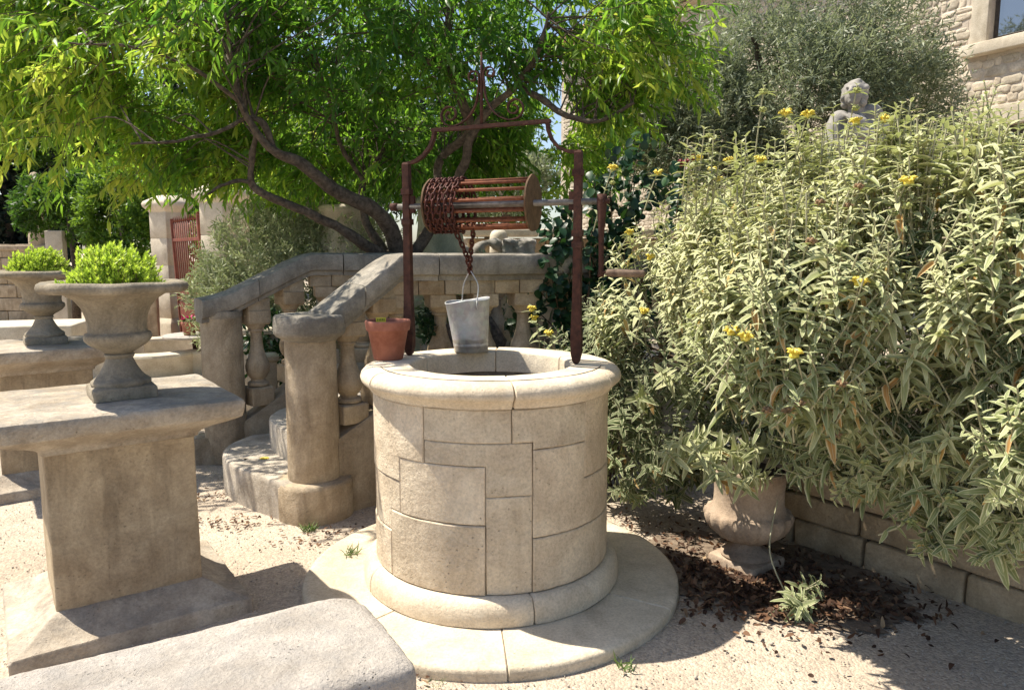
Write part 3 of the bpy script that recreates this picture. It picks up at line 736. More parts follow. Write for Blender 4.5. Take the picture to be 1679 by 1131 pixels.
def make_tag():
    c = np.array([PC[0] - .035, PC[1] + .02, PC[2] + .145])
    t = thing('plant_tag', tuple(c), 'small yellow plastic tag stuck in the terracotta flowerpot', 'tag')
    V, F = rbox((c[0], c[1], c[2] + .023), (.046, .0015, .05), .0007, (2, 1, 2), rot=.25); build('card', (V, F), M['tag'], t)
    for k in range(5):
        V, F = rbox((c[0] - .015 + k * .0072, c[1] - .0014 + (-.015 + k * .0072) * .25, c[2] + .038), (.003, .0008, .010), .0003, (1, 1, 1), rot=.25); build('print_mark', (V, F), M['ink'], t)
make_tag()

# ================================================================== STAIRCASE
U = unit((.72, .69, 0)); S_ = np.array([-U[1], U[0], 0])            # going up / towards the left newel
NA, NB = np.array([-1.15, 4.14, 0]), np.array([-2.10, 5.26, 0])
P1 = np.array([-.735, 4.52, 0]); P1b = np.array([-1.54, 5.64, 0])
LD = unit((1.15, .42, 0))                             # direction of the landing balustrades
def extrude_path(path, prof, upv=(0, 0, 1)):
    """sweep (side,up) profile along points, vertical section"""
    P = [np.array(p, float) for p in path]; n = len(P); V, F = [], []; m = len(prof)
    for i in range(n):
        d0 = unit((P[i] - P[i - 1]) * [1, 1, 0]) if i > 0 else unit((P[1] - P[0]) * [1, 1, 0])
        d1 = unit((P[i + 1] - P[i]) * [1, 1, 0]) if i < n - 1 else d0
        d = unit(d0 + d1); s = np.array([-d[1], d[0], 0]); k = 1 / max(.5, float(np.dot(d, d0)))
        for a, b in prof: V.append(P[i] + s * a * k + np.array([0, 0, b]))
    for i in range(n - 1):
        for k in range(m): F.append((i * m + k, (i + 1) * m + k, (i + 1) * m + (k + 1) % m, i * m + (k + 1) % m))
    F.append(tuple(range(m))); F.append(tuple((n - 1) * m + k for k in reversed(range(m))))
    return np.array(V), [f[::-1] for f in F]
RAIL = [(-.105, -.165), (-.105, -.135), (-.135, -.125), (-.142, -.10), (-.142, -.03), (-.130, -.008), (-.10, 0), (0, .004), (.10, 0), (.130, -.008), (.142, -.03), (.142, -.10), (.135, -.125), (.105, -.135), (.105, -.165)]
def dens(path, step=.06):
    out = [np.array(path[0], float)]
    for a, b in zip(path[:-1], path[1:]):
        a, b = np.array(a, float), np.array(b, float); n = max(1, int(np.linalg.norm(b - a) / step))
        out += [a + (b - a) * k / n for k in range(1, n + 1)]
    return out
def baluster_mesh(h):
    """turned stone baluster with square foot and head, base at z=0"""
    f = .115; b = h - .085; prof = [(.056, f), (.074, f + .006), (.078, f + .018), (.072, f + .030), (.055, f + .036), (.051, f + .05)]
    pr = [(0.0, .054), (.05, .072), (.13, .089), (.22, .094), (.31, .086), (.42, .066), (.54, .052), (.68, .045), (.82, .042), (.86, .045)]
    H = b - f - .05
    prof += [(r * .95, f + .05 + u * H) for u, r in pr]
    zt = f + .05 + .86 * H
    prof += [(.055, zt + .005), (.055, zt + .016), (.044, zt + .022), (.046, b - .035), (.055, b - .028), (.070, b - .010), (.074, b)]
    L1 = lathe(prof, 28, amp=.002, scale=14)
    fo = rect_loft(.172, .172, [(-.003, 0), (0, .004), (0, f - .008), (-.008, f + .001)], cr=.008, nside=2, amp=.002, scale=14)
    he = rect_loft(.168, .168, [(-.012, b - .001), (-.002, b + .008), (0, b + .016), (0, h)], cr=.008, nside=2, amp=.002, scale=14)
    V, F = join([L1, fo, he]); me = finish_mesh('baluster', V, F, M['baluster']); me.set_sharp_from_angle(angle=R(40))
    me2 = me.copy(); me2.materials.clear(); me2.materials.append(M['ochre']); return me, me2
BAL = baluster_mesh(.60)
def put_baluster(parent, p, z0, h, a, ochre=False):
    o = bpy.data.objects.new('baluster', BAL[1 if ochre else 0]); COL.objects.link(o); o.parent = parent
    o.location = tuple(np.array([p[0], p[1], z0]) - WL[parent.name]); o.rotation_euler = (0, 0, a); o.scale = (1, 1, h / .60)
def make_newel(t, c, cap_top, plinth):
    if plinth:
        build('newel_plinth', lathe([(0, -.03), (.214, -.03), (.216, .19), (.210, .212), (.196, .222), (0, .224)], 44, (c[0], c[1], 0), amp=.006, scale=5, seed=3), M['baluster'], t, sharp=50)
    z0 = .215 if plinth else 0.0
    col = build('newel_column', lathe([(0, z0), (.146, z0), (.149, z0 + .02), (.147, z0 + .3), (.142, cap_top - .165), (.14, cap_top - .135), (0, cap_top - .135)], 40, (c[0], c[1], 0), amp=.004, scale=6, seed=c[0]), M['baluster'], t, sharp=50)
    return col
def make_stairs():
    t = thing('stone_staircase', tuple((NA + NB) / 2), 'short stone staircase with rounded bottom step left of the well', 'staircase')
    # steps with rounded left ends, each front line as it stands on the ground
    def step(front, back, z0, z1, seed, cr=.025):
        poly = [np.array([*p, 0.0]) for p in list(spline(front, 5)) + list(back)]; m = len(poly); cen = np.mean(poly, 0); V, F = [], []
        lv_ = [(0, z0), (0, z0 + (z1 - z0) * .5), (0, z1 - cr), (cr * .3, z1 - cr * .3), (cr, z1), (.10, z1), (.22, z1)]
        for ins, z in lv_:
            for p in poly:
                d = cen - p; d = d / (np.linalg.norm(d) + 1e-9); V.append(p + d * ins + np.array([0, 0, z]))
        for r in range(len(lv_) - 1):
            for k in range(m): F.append((r * m + k, r * m + (k + 1) % m, (r + 1) * m + (k + 1) % m, (r + 1) * m + k))
        base = (len(lv_) - 1) * m; V.append(cen + np.array([0, 0, z1 + .002])); c = len(V) - 1
        for k in range(m): F.append((base + k, base + (k + 1) % m, c))
        V = rough(rough(V, .004, 5, seed), .0025, 17, seed)
        build('step', (V, [f[::-1] for f in F]), M['steps'], t, sharp=35)
    step([(-1.27, 3.97), (-1.36, 4.05), (-1.52, 4.18), (-1.72, 4.37), (-1.87, 4.60), (-1.925, 4.78), (-1.92, 4.95), (-1.86, 5.12)], [(-1.5, 5.3), (-.95, 4.7), (-1.0, 4.2)], -.03, .222, 1)
    step([(-1.20, 4.25), (-1.30, 4.33), (-1.40, 4.45), (-1.52, 4.60), (-1.62, 4.78), (-1.655, 4.92), (-1.64, 5.10), (-1.56, 5.28)], [(-1.2, 5.5), (-.75, 4.8), (-.95, 4.4)], .02, .418, 2)
    step([(-.95, 4.42), (-1.05, 4.55), (-1.2, 4.78), (-1.35, 5.05), (-1.4, 5.3), (-1.36, 5.5)], [(-.9, 5.8), (-.5, 5.0), (-.75, 4.6)], .02, .60, 3)
    # landing slab behind, running to the right between the two balustrades
    a, b = P1 + LD * -.05, P1 + LD * 2.4; c, d = P1b + LD * 2.2, P1b + LD * .0
    V = [np.array([*p[:2], z]) for z in (0, .598) for p in (a, b, c, d)]
    build('landing', (V, [(3, 2, 1, 0), (4, 5, 6, 7), (0, 1, 5, 4), (1, 2, 6, 5), (2, 3, 7, 6), (3, 0, 4, 7)]), M['baluster'], t, smooth=False)
    # flank walls under the sloping balustrades
    wp = [(-.115, -.6), (-.115, -.03), (-.10, 0), (.10, 0), (.115, -.03), (.115, -.6)]
    def flank(path, seed, lo=-.7):
        w = [(a_, b_ if b_ > -.5 else lo) for a_, b_ in wp]
        V, F = extrude_path(dens(path, .1), w); V[:, 2] = np.maximum(V[:, 2], -.02); build('flank_wall', (rough(V, .005, 5, seed), F), M['baluster'], t, sharp=35)
    flank([NA + U * .10 + [0, 0, .44], P1 + [0, 0, .66], P1 + LD * 2.4 + [0, 0, .66]], 5)
    flank([np.array(p) for p in ((-2.30, 5.22, .185), (-2.2, 5.245, .19), (-2.08, 5.29, .235), (-1.85, 5.43, .40), (-1.70, 5.53, .53))] + [P1b + [0, 0, .66], P1b + LD * 2.2 + [0, 0, .66]], 6)
    return t
make_stairs()
def make_balustrade(name, N0, Q1, ext, cap_z, label, plinth, cuts, seed):
    t = thing(name, tuple(N0), label, 'balustrade')
    col = make_newel(t, N0, cap_z, plinth)
    zt = 1.507
    a = N0 + np.array([0, 0, cap_z]); b = Q1 + np.array([0, 0, zt]); e = Q1 + LD * ext + np.array([0, 0, zt])
    # round end of the handrail over the newel
    if plinth:
        build('newel_cap', lathe([(.0, -.145), (.150, -.145), (.153, -.138), (.168, -.128), (.186, -.116), (.196, -.104), (.199, -.09), (.200, -.05), (.198, -.012), (.188, -.001), (.15, .002), (0, .003)], 56, tuple(a), amp=.0035, scale=16, seed=2), M['rail'], col, sharp=50)
        start = a + U * .06 + np.array([0, 0, .012])
    else:
        build('newel_cap', lathe([(.0, -.165), (.13, -.165), (.145, -.145), (.15, -.13), (.15, -.10), (0, -.10)], 36, tuple(a), amp=.003, scale=8, seed=4), M['rail'], col, sharp=50)
        start = a - unit(Q1 - N0) * .15 + np.array([0, 0, -.012])
    sl = (b - start); 
    if plinth: pth = [start, start + sl * .3, start + sl * .94 + [0, 0, .0], b + LD * .07, b + LD * .22]
    else: pth = [start, start + sl * .2 + [0, 0, -.028], start + sl * .42 + [0, 0, -.018], start + sl * .9 + [0, 0, .014], b + LD * .06, b + LD * .2]
    fine = [np.array(p) for p in spline(pth, 7)]
    full = fine + [b + LD * x for x in np.arange(.3, ext, .1)] + [e]
    L = np.concatenate([[0], np.cumsum([np.linalg.norm(full[i + 1] - full[i]) for i in range(len(full) - 1)])])
    tot = L[-1]
    def pt(x): i = min(max(int(np.searchsorted(L, x)) - 1, 0), len(full) - 2); return full[i] + (full[i + 1] - full[i]) * (x - L[i]) / (L[i + 1] - L[i] + 1e-9)
    cs = [0] + [c for c in cuts if c < tot] + [tot]
    for k, (c0, c1) in enumerate(zip(cs[:-1], cs[1:])):
        x0, x1 = c0 + (.003 if k else 0), c1 - .003; n = max(3, int((x1 - x0) / .05))
        V, F = extrude_path([pt(x) for x in np.linspace(x0, x1, n + 1)], RAIL)
        build('handrail_stone', (rough(V, .004, 7, seed + k), F), M['rail'], t, sharp=38)
    return t, pt, tot
bf, ptf, totf = make_balustrade('front_balustrade', NA, P1, 2.6, 1.168, 'weathered stone balustrade with fat round newel column beside the well', True, [.27, .86, 1.75, 2.6], 3)
bb, ptb, totb = make_balustrade('rear_balustrade', NB, P1b, 2.3, 1.20, 'weathered stone balustrade on the far side of the stairs with slender balusters', False, [.42, 1.12, 2.0, 2.7], 13)
angL = math.atan2(LD[1], LD[0]); angU = math.atan2(U[1], U[0])
def fill_balusters(t, N0, Q1, ext, us, ls, seed):
    for k, u in enumerate(us):                        # on the slope
        p = N0 + (Q1 - N0) * u; zb = .44 + (.66 - .44) * u if N0 is NA else .27 + (.66 - .27) * u
        zt_ = 1.168 + (1.507 - 1.168) * u - .20
        put_baluster(t, p, zb - .02, zt_ - zb + .02, angU, k % 2 == 1)
        V, F = rbox((p[0], p[1], zt_ + .03), (.17, .15, .13), .008, (2, 2, 2), rot=angU, amp=.003, seed=seed + k); build('bed_block', (V, F), M['baluster'], t, sharp=40)
    for k, l in enumerate(ls):
        p = Q1 + LD * l; put_baluster(t, p, .655, .60, angL, k % 3 == 1)
    n = int(ext / .165)                               # frieze course of small blocks under the rail
    for k in range(n):
        p = Q1 + LD * (.06 + k * .165); dp = .012 * ((k * 7) % 3)
        V, F = rbox((p[0], p[1], 1.301), (.161, .17 + dp, .088), .006, (2, 2, 2), rot=angL, amp=.003, seed=seed + k * 1.3)
        build('frieze_block', (V, F), M['ochre'] if k % 3 == 1 else M['baluster'], t, sharp=40)
fill_balusters(bf, NA, P1, 2.6, [.42, .80], [.02, .30, .58, .86, 1.14, 1.42, 1.7, 1.98, 2.26], 1)
fill_balusters(bb, NB, P1b, 2.3, [.36, .74], [.1, .38, .66, .94, 1.22, 1.5, 1.78, 2.06], 2)

# ================================================================== PEDESTALS, URNS, BENCH
PA = math.atan2(.588, .81); E1 = np.array([math.cos(PA), math.sin(PA)]); E2 = np.array([-E1[1], E1[0]])
PC0 = np.array([-1.684, 3.026])
def make_pedestal(c, label, seed):
    t = thing('stone_pedestal', (c[0], c[1], 0), label, 'pedestal', 'stone pedestals in a row')
    w, d = .535, .46; cc = (c[0], c[1], 0)
    base = [(.165, -.02), (.165, .05), (.158, .06), (.125, .066), (.095, .078), (.06, .098), (.03, .118), (.012, .128), (.002, .134)]
    build('base', rect_loft(w, d, base, cc, PA, .010, 26, .003, 16, seed), M['base'], t, sharp=38)
    die = [(0.0, .132), (0, .3), (0, .5), (0, .70), (0, .757)]
    build('die', rect_loft(w, d, die, cc, PA, .01, 16, .0025, 9, seed + 4), M['pedestal'], t, sharp=38)
    cap = [(.0, .752), (.012, .758), (.016, .772), (.03, .786), (.06, .802), (.10, .818), (.13, .832), (.148, .842), (.158, .848), (.163, .862), (.168, .885), (.169, .905), (.163, .916), (.152, .920)]
    build('cap', rect_loft(w, d, cap, cc, PA, .008, 30, .0028, 18, seed + 8), M['cap'], t, sharp=38)
def make_urn(c, z, s, label, seed, mat, name='stone_urn', rot=0.0, gadroon=False, group='stone urns on the pedestals'):
    t = thing(name, (c[0], c[1], z), label, 'urn', group)
    foot = [(0.004, 0), (.004, .04), (0, .047), (-.012, .05)]
    V, F = rect_loft(.235 * s, .235 * s, [(o * s, zz * s) for o, zz in foot], (c[0], c[1], z), rot, .012 * s, 6, .003, 9, seed)
    build('foot', (V, F), mat, t, sharp=40)
    if not gadroon:
        st = [(0, .048), (.112, .048), (.116, .056), (.115, .068), (.106, .075), (.096, .082), (.082, .098), (.066, .125), (.055, .15), (.050, .162), (.056, .168), (.058, .178), (.052, .184), (0, .186)]
        bw = [(0, .183), (.052, .183), (.066, .195), (.088, .207), (.112, .222), (.128, .240), (.131, .256), (.126, .268), (.116, .272), (.113, .278), (.112, .30), (.116, .335), (.130, .375), (.155, .408), (.19, .430), (.232, .442), (.252, .440), (.270, .440), (.280, .448), (.284, .462), (.280, .476), (.265, .485), (.235, .483), (.215, .470), (.2, .455), (0, .45)]
    else:
        st = [(0, .048), (.112, .048), (.116, .058), (.108, .07), (.090, .078), (.066, .092), (.050, .112), (.052, .124), (0, .126)]
        bw = [(0, .120), (.05, .120), (.072, .125), (.105, .135), (.138, .155), (.164, .180), (.182, .208), (.190, .238), (.184, .258), (.170, .266), (.160, .272), (.152, .30), (.150, .35), (.156, .41), (.176, .445), (.186, .455), (.182, .465), (.165, .468), (.155, .44), (0, .43)]
    build('stem', lathe([(r * s, zz * s) for r, zz in st], 40, (c[0], c[1], z), amp=.002, scale=12, seed=seed), mat, t, sharp=50)
    V, F = lathe([(r * s, zz * s) for r, zz in bw], 126, (c[0], c[1], z), amp=.003, scale=9, seed=seed + 2)
    if gadroon:
        for i, v in enumerate(V):
            h = (v[2] - z) / s
            if .125 < h < .258:
                a = math.atan2(v[1] - c[1], v[0] - c[0]); k = 1 + .085 * (abs(math.cos(9 * a)) - .6); V[i, 0] = c[0] + (v[0] - c[0]) * k; V[i, 1] = c[1] + (v[1] - c[1]) * k
    build('bowl', (V, F), mat, t, sharp=50)
    build('soil', lathe([(0, (.462 if not gadroon else .45) * s), (.2 * s if not gadroon else .157 * s, (.458 if not gadroon else .44) * s)], 32, (c[0], c[1], z), amp=.004, scale=30), M['soil'], t)
    return t
make_pedestal(PC0, 'lichened stone pedestal with overhanging cap standing nearest the camera', 1.0)
PC1 = PC0 + E2 * 2.17 + np.array([-.15, .0])
make_pedestal(PC1, 'stone pedestal farther back at the left edge of the picture', 9.0)
UC0 = PC0 + np.array([.045, -.0]); UC1 = PC1 + np.array([.02, .03])
make_urn(UC0, .922, .985, 'large grey stone urn with wide lip on the nearest pedestal', 1, M['urn'], rot=PA)
make_urn(UC1, .922, .985, 'grey stone urn behind the nearest one, at the left edge', 5, M['urn'], rot=PA)
def make_bench():
    a = math.atan2(.51, .86); e1 = np.array([math.cos(a), math.sin(a)]); e2 = np.array([-e1[1], e1[0]])
    corner = np.array([-.51, 2.30]); L, W, H = 1.75, .52, .42; c = corner - e1 * L / 2 - e2 * W / 2
    V, F = rbox((0, 0, H / 2), (L, W, H), .042, (90, 30, 16), amp=.005, scale=3.5, seed=2)
    V = rough(rough(V, .0022, 18, 5), .0018, 55, 3)
    for cx_, cy_, rr_, dp_ in ((.10, -.05, .03, .012), (.62, .12, .02, .008), (.85, .22, .05, .02), (-.2, .24, .06, .02)):   # chips
        k_ = np.exp(-((V[:, 0] - cx_) ** 2 + (V[:, 1] - cy_) ** 2) / rr_ ** 2); V[:, 2] -= dp_ * k_ * (V[:, 2] > H * .5)
    V = rotz(V, a) + np.array([c[0], c[1], 0])
    o = build('stone_bench', (V, F), M['bench'])
    tag(o, 'thick grey stone bench block with rounded edges in the bottom foreground', 'bench')
make_bench()
make_urn(np.array([1.145, 3.42]), 0.0, 1.08, 'small stone urn with fluted bowl on the ground right of the well', 8, stone('brown urn stone', (.52, .41, .315), (.36, .27, .20), stain=(.10, .075, .05), stain_amt=.5, lichen=.2, bump=.5), rot=.62, gadroon=True, group='')

# ================================================================== PLANTING BED WALL (right)
def make_bed_wall():
    A, B = np.array([1.30, 3.95]), np.array([2.62, 2.16]); d = unit((*(B - A), 0))[:2]; n = np.array([-d[1], d[0]]); ang = math.atan2(d[1], d[0])
    t = thing('bed_wall', (A[0], A[1], 0), 'low ochre stone wall holding the planting bed at right', 'wall')
    L = float(np.linalg.norm(B - A)); H = .40
    c = (A + B) / 2 + n * .12
    V, F = rbox((c[0], c[1], H / 2 - .03), (L + .1, .14, H - .02), .005, (4, 1, 2), rot=ang); build('core', (V, F), M['joint'], t)
    z = -.02
    for r, h in enumerate((.155, .135, .13)):
        x = -.02 - .1 * (r % 2)
        while x < L:
            w = .30 + .16 * RNG.random(); p = A + d * (x + w / 2) + n * (.075 + .006 * RNG.normal())
            V, F = rbox((p[0], p[1], z + h / 2), (w - .008, .15, h - .007), .018, (6, 2, 4), rot=ang + RNG.normal() * .01, amp=.008, scale=8, seed=x * 3 + r)
            build('stone', (V, F), M['bedwall'], t, sharp=50); x += w
        z += h
    # soil of the bed
    V = []; K = 10
    Q = [A + n * .1, B + n * .1, B + n * 2.6, A + n * 2.2]
    V = [np.array([*q, z_]) for z_ in (0, .36) for q in Q]
    tag(build('planting_bed', (V, [(3, 2, 1, 0), (4, 5, 6, 7), (0, 1, 5, 4), (1, 2, 6, 5), (2, 3, 7, 6), (3, 0, 4, 7)]), M['soil'], smooth=False), kind='structure')
make_bed_wall()

# ================================================================== BACKGROUND STONEWORK AND HOUSE
def block_thing(name, c, size, mat, label, cat, r=.02, rot=0, amp=.01, seed=0, n=(4, 4, 4), group=None):
    V, F = rbox(c, size, r, n, rot=rot, amp=amp, scale=5, seed=seed); o = build(name, (V, F), mat, sharp=50); return tag(o, label, cat, group)
def make_retaining_wall():
    t = thing('retaining_wall', (2.0, 9.9, 0), 'pale stone terrace wall with lit coping behind the winch', 'wall')
    V, F = rbox((3.0, 10.05, .85), (7.4, .2, 1.7), .01, (4, 1, 2)); build('core', (V, F), M['mortar'], t, sharp=30)
    for k in range(7):
        x = -.15 + k * 1.02; V, F = rbox((x, 9.98, 1.77), (1.0, .46, .10), .02, (5, 3, 2), amp=.006, seed=k); build('coping_stone', (V, F), M['pale'], t, sharp=40)
    for r in range(3):
        x = -.6 + .2 * (r % 2)
        while x < 6.5:
            w = .35 + .3 * RNG.random(); V, F = rbox((x + w / 2, 9.93, .80 + r * .30 + .15), (w - .012, .1, .288), .02, (3, 2, 3), amp=.01, seed=x + r); build('stone', (V, F), M['bedwall'], t, sharp=50); x += w
make_retaining_wall()
sp_ = at(818, 420, 9.4); dz_ = float(sp_[2]) - .575; o = build('stone_post', lathe([(0, -dz_), (.16, -dz_), (.15, -dz_ + .3), (.115, -.05), (.115, 0), (.12, .03), (.115, .10), (.118, .22), (.112, .27), (.09, .31), (.05, .335), (0, .34)], 24, tuple(sp_), amp=.006, scale=8), M['pale']); tag(o, 'short rounded pale stone post in front of the terrace wall', 'post')
LEDGE_Z = float(at(800, 421, 8.2)[2])
block_thing('stone_ledge', (.6, 8.3, LEDGE_Z / 2), (3.0, .6, LEDGE_Z), M['bedwall'], 'long low stone ledge carrying carved fragments behind the balustrade', 'ledge', .02, 0, .008, 2, (8, 3, 6))
def fragment(px, py, w, h, label, seed, kind):
    c = at(px, py, 8.15); z0 = LEDGE_Z
    if kind == 'arch':
        pts = [(c[0] - w / 2 * math.cos(a) * 1.0, 8.15, z0 + .03 + h * math.sin(a) * .8) for a in np.linspace(0, math.pi, 12)]
        V, F = tube(pts, [.05 + .02 * math.sin(i) for i in range(12)], 10); V = rough(rough(V, .012, 9, seed), .006, 40, seed)
    elif kind == 'drum':
        V, F = lathe([(0, 0), (w * .5, 0), (w * .52, h * .2), (w * .5, h * .5), (w * .46, h * .8), (w * .3, h), (0, h)], 20, (c[0], 8.15, z0), amp=.02, scale=9, seed=seed)
    else:
        V, F = rbox((c[0], 8.15, z0 + h / 2), (w, .3, h), .03, (16, 10, 10), amp=.03, scale=9, seed=seed); V = rough(V, .014, 34, seed)
    o = build('carved_fragment', (V, F), M['statue'], sharp=60); tag(o, label, 'fragment', 'carved stone fragments on the ledge')
fragment(755, 415, .2, .12, 'small rounded stone fragment at the left end of the ledge', 1, 'drum')
fragment(803, 412, .26, .16, 'pale arched stone fragment lying on the ledge', 2, 'arch')
fragment(850, 408, .36, .19, 'rough carved stone block on the ledge right of the arched fragment', 3, 'block')
fragment(905, 412, .26, .13, 'pale stone drum with dark leaves in front, on the ledge', 4, 'drum')
def make_vases():
    c = at(568, 470, 7.6); zb = .0
    t = thing('stone_vase', (c[0], 7.6, zb), 'large cream stone vase with moulded rim behind the tree limbs', 'vase'); zt = at(568, 337, 7.6)[2]; H = float(zt)
    build('foot', lathe([(0, 0), (.3, 0), (.3, .08), (.2, .14), (.14, .3), (.16, .4), (0, .4)], 32, (c[0], 7.6, 0)), M['pale'], t, sharp=50)
    build('body', lathe([(0, .38), (.16, .4), (.26, .6), (.31, .9), (.30, 1.2), (.25, H - .32), (.21, H - .22), (.215, H - .15), (.25, H - .10), (.27, H - .07), (.27, H - .03), (.24, H), (.18, H), (.17, H - .2), (0, H - .3)], 40, (c[0], 7.6, 0), amp=.004), M['pale'], t, sharp=50)
    c = at(722, 440, 6.9)
    t = thing('stone_jar', (c[0], 6.9, 0), 'tall grey green glazed jar flaring to the ground behind the chain', 'jar')
    jm = stone('grey green jar', (.40, .40, .29), (.26, .27, .19), stain_amt=.3, bump=.3)
    build('body', lathe([(0, 0), (.42, 0), (.41, .3), (.36, .8), (.30, 1.2), (.235, 1.5), (.205, 1.75), (.20, 1.9), (.225, 1.95), (.23, 2.0), (.2, 2.02), (.17, 2.0), (.17, 1.8), (0, 1.5)], 40, (c[0], 6.9, 0), amp=.006), jm, t, sharp=50)
    build('rim', lathe([(.226, 1.93), (.245, 1.945), (.25, 1.97), (.24, 1.995), (.222, 2.0)], 40, (c[0], 6.9, 0)), jm, t)
make_vases()
def make_planter():
    c = at(428, 545, 6.9); t = thing('plaster_planter', (c[0], 6.95, 0), 'low cream stone trough in front of the silver bush', 'planter')
    z = float(c[2]); V, F = rbox((c[0] + .1, 6.95, z / 2), (.75, .32, z), .02, (6, 3, 4), amp=.004); build('body', (V, F), M['pale'], t, sharp=40)
    V, F = rbox((c[0] + .1, 6.93, z + .02), (.80, .38, .05), .015, (6, 3, 2), amp=.003); build('rim', (V, F), M['pale'], t, sharp=40)
    c = at(432, 600, 6.0); z = .68
    t = thing('cream_post', (c[0], 6.0, 0), 'squat cream stone post seen between the column and the first rear baluster', 'post')
    build('shaft', rect_loft(.2, .2, [(0.02, 0), (.02, .1), (0, .12), (0, z - .06)], (c[0], 6.0, 0), .4, .01, 3), M['pale'], t, sharp=40)
    build('cap', rect_loft(.2, .2, [(0, z - .062), (.02, z - .04), (.02, z - .01), (.0, z)], (c[0], 6.0, 0), .4, .01, 3), M['pale'], t, sharp=40)
make_planter()

HA = np.array([1.7, 18.0]); HD = np.array([.487, -.873]); HN = np.array([-.873, -.487]); HANG = math.atan2(HD[1], HD[0])
def hp(t_, z, o=0.0): q = HA + HD * t_ + HN * o; return np.array([q[0], q[1], z])
def make_house():
    t = thing('stone_house', tuple(hp(5, 1.62)), 'pale rubble stone house with cut stone window surrounds at upper right', 'house')
    def hbox(t0, t1, z0, z1, o0, o1, r=.01, n=(2, 1, 2), amp=0, seed=0):
        c = hp((t0 + t1) / 2, (z0 + z1) / 2, (o0 + o1) / 2)
        return rbox(c, (t1 - t0, o1 - o0, z1 - z0), r, n, rot=HANG, amp=amp, seed=seed)
    W1 = (9.22, 10.6, 4.22, 5.9); W2 = (8.95, 10.0, 1.62, 3.14)
    # wall core in panels round the two openings
    for a in ((-1, W2[0], 1.5, 6.3), (W2[0], W1[0], W2[3], 6.3), (W1[0], W2[1], W2[3], W1[2]), (W2[1], W1[1], 1.5, W1[2]), (W1[0], W1[1], W1[3], 6.3), (W1[1], 13, 1.5, 6.3)):
        build('wall', hbox(a[0], a[1], a[2], a[3], -.5, -.022), M['mortar'], t, smooth=False)
    for i, (w, lab) in enumerate(((W1, 0), (W2, 1))):
        win = build('window' if i == 0 else 'doorway', hbox(w[0] - .0, w[1], w[2], w[3], -.17, -.12), M['wood'], t, smooth=False)
        if i == 0:
            build('pane', hbox(w[0] + .07, w[1] - .07, w[2] + .07, w[3] - .07, -.12, -.10, .004), M['glass'], win, smooth=False)
            build('glazing_bar', hbox((w[0] + w[1]) / 2 - .03, (w[0] + w[1]) / 2 + .03, w[2] + .07, w[3] - .07, -.10, -.07, .004), M['wood'], win, smooth=False)
        for a in ((w[0] - .22, w[0], w[2], w[3]), (w[1], w[1] + .22, w[2], w[3]), (w[0] - .28, w[1] + .28, w[3], w[3] + .26)):
            build('surround_stone', hbox(*a, -.4, .03, .012, (3, 2, 4), .004), M['pale'], t, sharp=40)
        if i == 0: build('sill', hbox(w[0] - .28, w[1] + .28, w[2] - .15, w[2], -.4, .12, .012, (6, 2, 2), .003), M['pale'], t, sharp=40)
    # rubble stones: shared shapes, scaled
    tpl = []
    for k in range(14):
        rr0 = random.Random(k * 7 + 1); V, F = [], []; m = 9
        for lev, (yy, sc_) in enumerate(((.5, 1.0), (-.30, 1.0), (-.46, .86), (-.5, .45))):
            for q_ in range(m):
                a = 2 * math.pi * q_ / m; ca, sa = math.cos(a), math.sin(a); e = .42
                x = math.copysign(abs(ca) ** e, ca) * .5 * (1 + .10 * math.sin(k * 2.1 + q_ * 2.7)); z = math.copysign(abs(sa) ** e, sa) * .5 * (1 + .12 * math.sin(k * 1.3 + q_ * 3.9))
                V.append((x * sc_, yy + .06 * math.sin(k + q_ * 1.9) * (lev > 1), z * sc_))
        for lev in range(3):
            for q_ in range(m): F.append((lev * m + q_, (lev + 1) * m + q_, (lev + 1) * m + (q_ + 1) % m, lev * m + (q_ + 1) % m))
        F.append(tuple(3 * m + q_ for q_ in reversed(range(m)))); F = [f_[::-1] for f_ in F]
        V = np.array(V); V[:, 1] *= 1.0
        me = finish_mesh('stone', V, F, M['rubble']); tpl.append((V, F, me))
    cand = []
    z = 1.7; rr = random.Random(5)
    while z < 5.75:
        h = rr.uniform(.06, .15); x = -.9
        while x < 12.9:
            w = rr.uniform(.07, .33); cx, cz = x + w / 2, z + h / 2
            if not any(a[0] - .30 < cx < a[1] + .30 and a[2] - .2 < cz < a[3] + .32 for a in (W1, W2)):
                cand.append((cx, cz + rr.uniform(-.02, .02), w * rr.uniform(.92, 1.02), h * rr.uniform(.9, 1.06), rr.uniform(-.08, .08), rr.randrange(14)))
            x += w
        z += h
    def score(c):
        p = hp(c[0], c[1]); x, y, d = proj(p)
        vis = (1535 < x < PW and 0 < y < 240) or (970 < x < 1075 and 160 < y < 330) 
        return (-1 if vis else 1) * c[2] * c[3] / d ** 2
    cand.sort(key=score)
    restV, restF, n = [], [], 0
    for k, (cx, cz, w, h, a, i) in enumerate(cand):
        if k < 300:
            o = bpy.data.objects.new('stone', tpl[i][2]); COL.objects.link(o); o.parent = t
            o.location = tuple(hp(cx, cz, -.045) - WL[t.name]); o.rotation_euler = (0, a, HANG); o.scale = (w * 1.0, .072, h * 1.0)
        else:
            V = tpl[i][0] * np.array([w * 1.0, .072, h * 1.0]); V = rotz(V, HANG) + hp(cx, cz, -.045); restV.append(V); restF += [tuple(q_ + n for q_ in f_) for f_ in tpl[i][1]]; n += len(V)
    o = build('masonry', (np.concatenate(restV), restF), M['rubble'], t); o['kind'] = 'stuff'
    # eave: genoise of clay tiles
    for r in range(2):
        build('eave_course', hbox(-1.0, 13, 6.25 + r * .09, 6.30 + r * .09, -.1, .12 + r * .14, .01), M['pale'], t, smooth=False)
    n = 48; ev = []
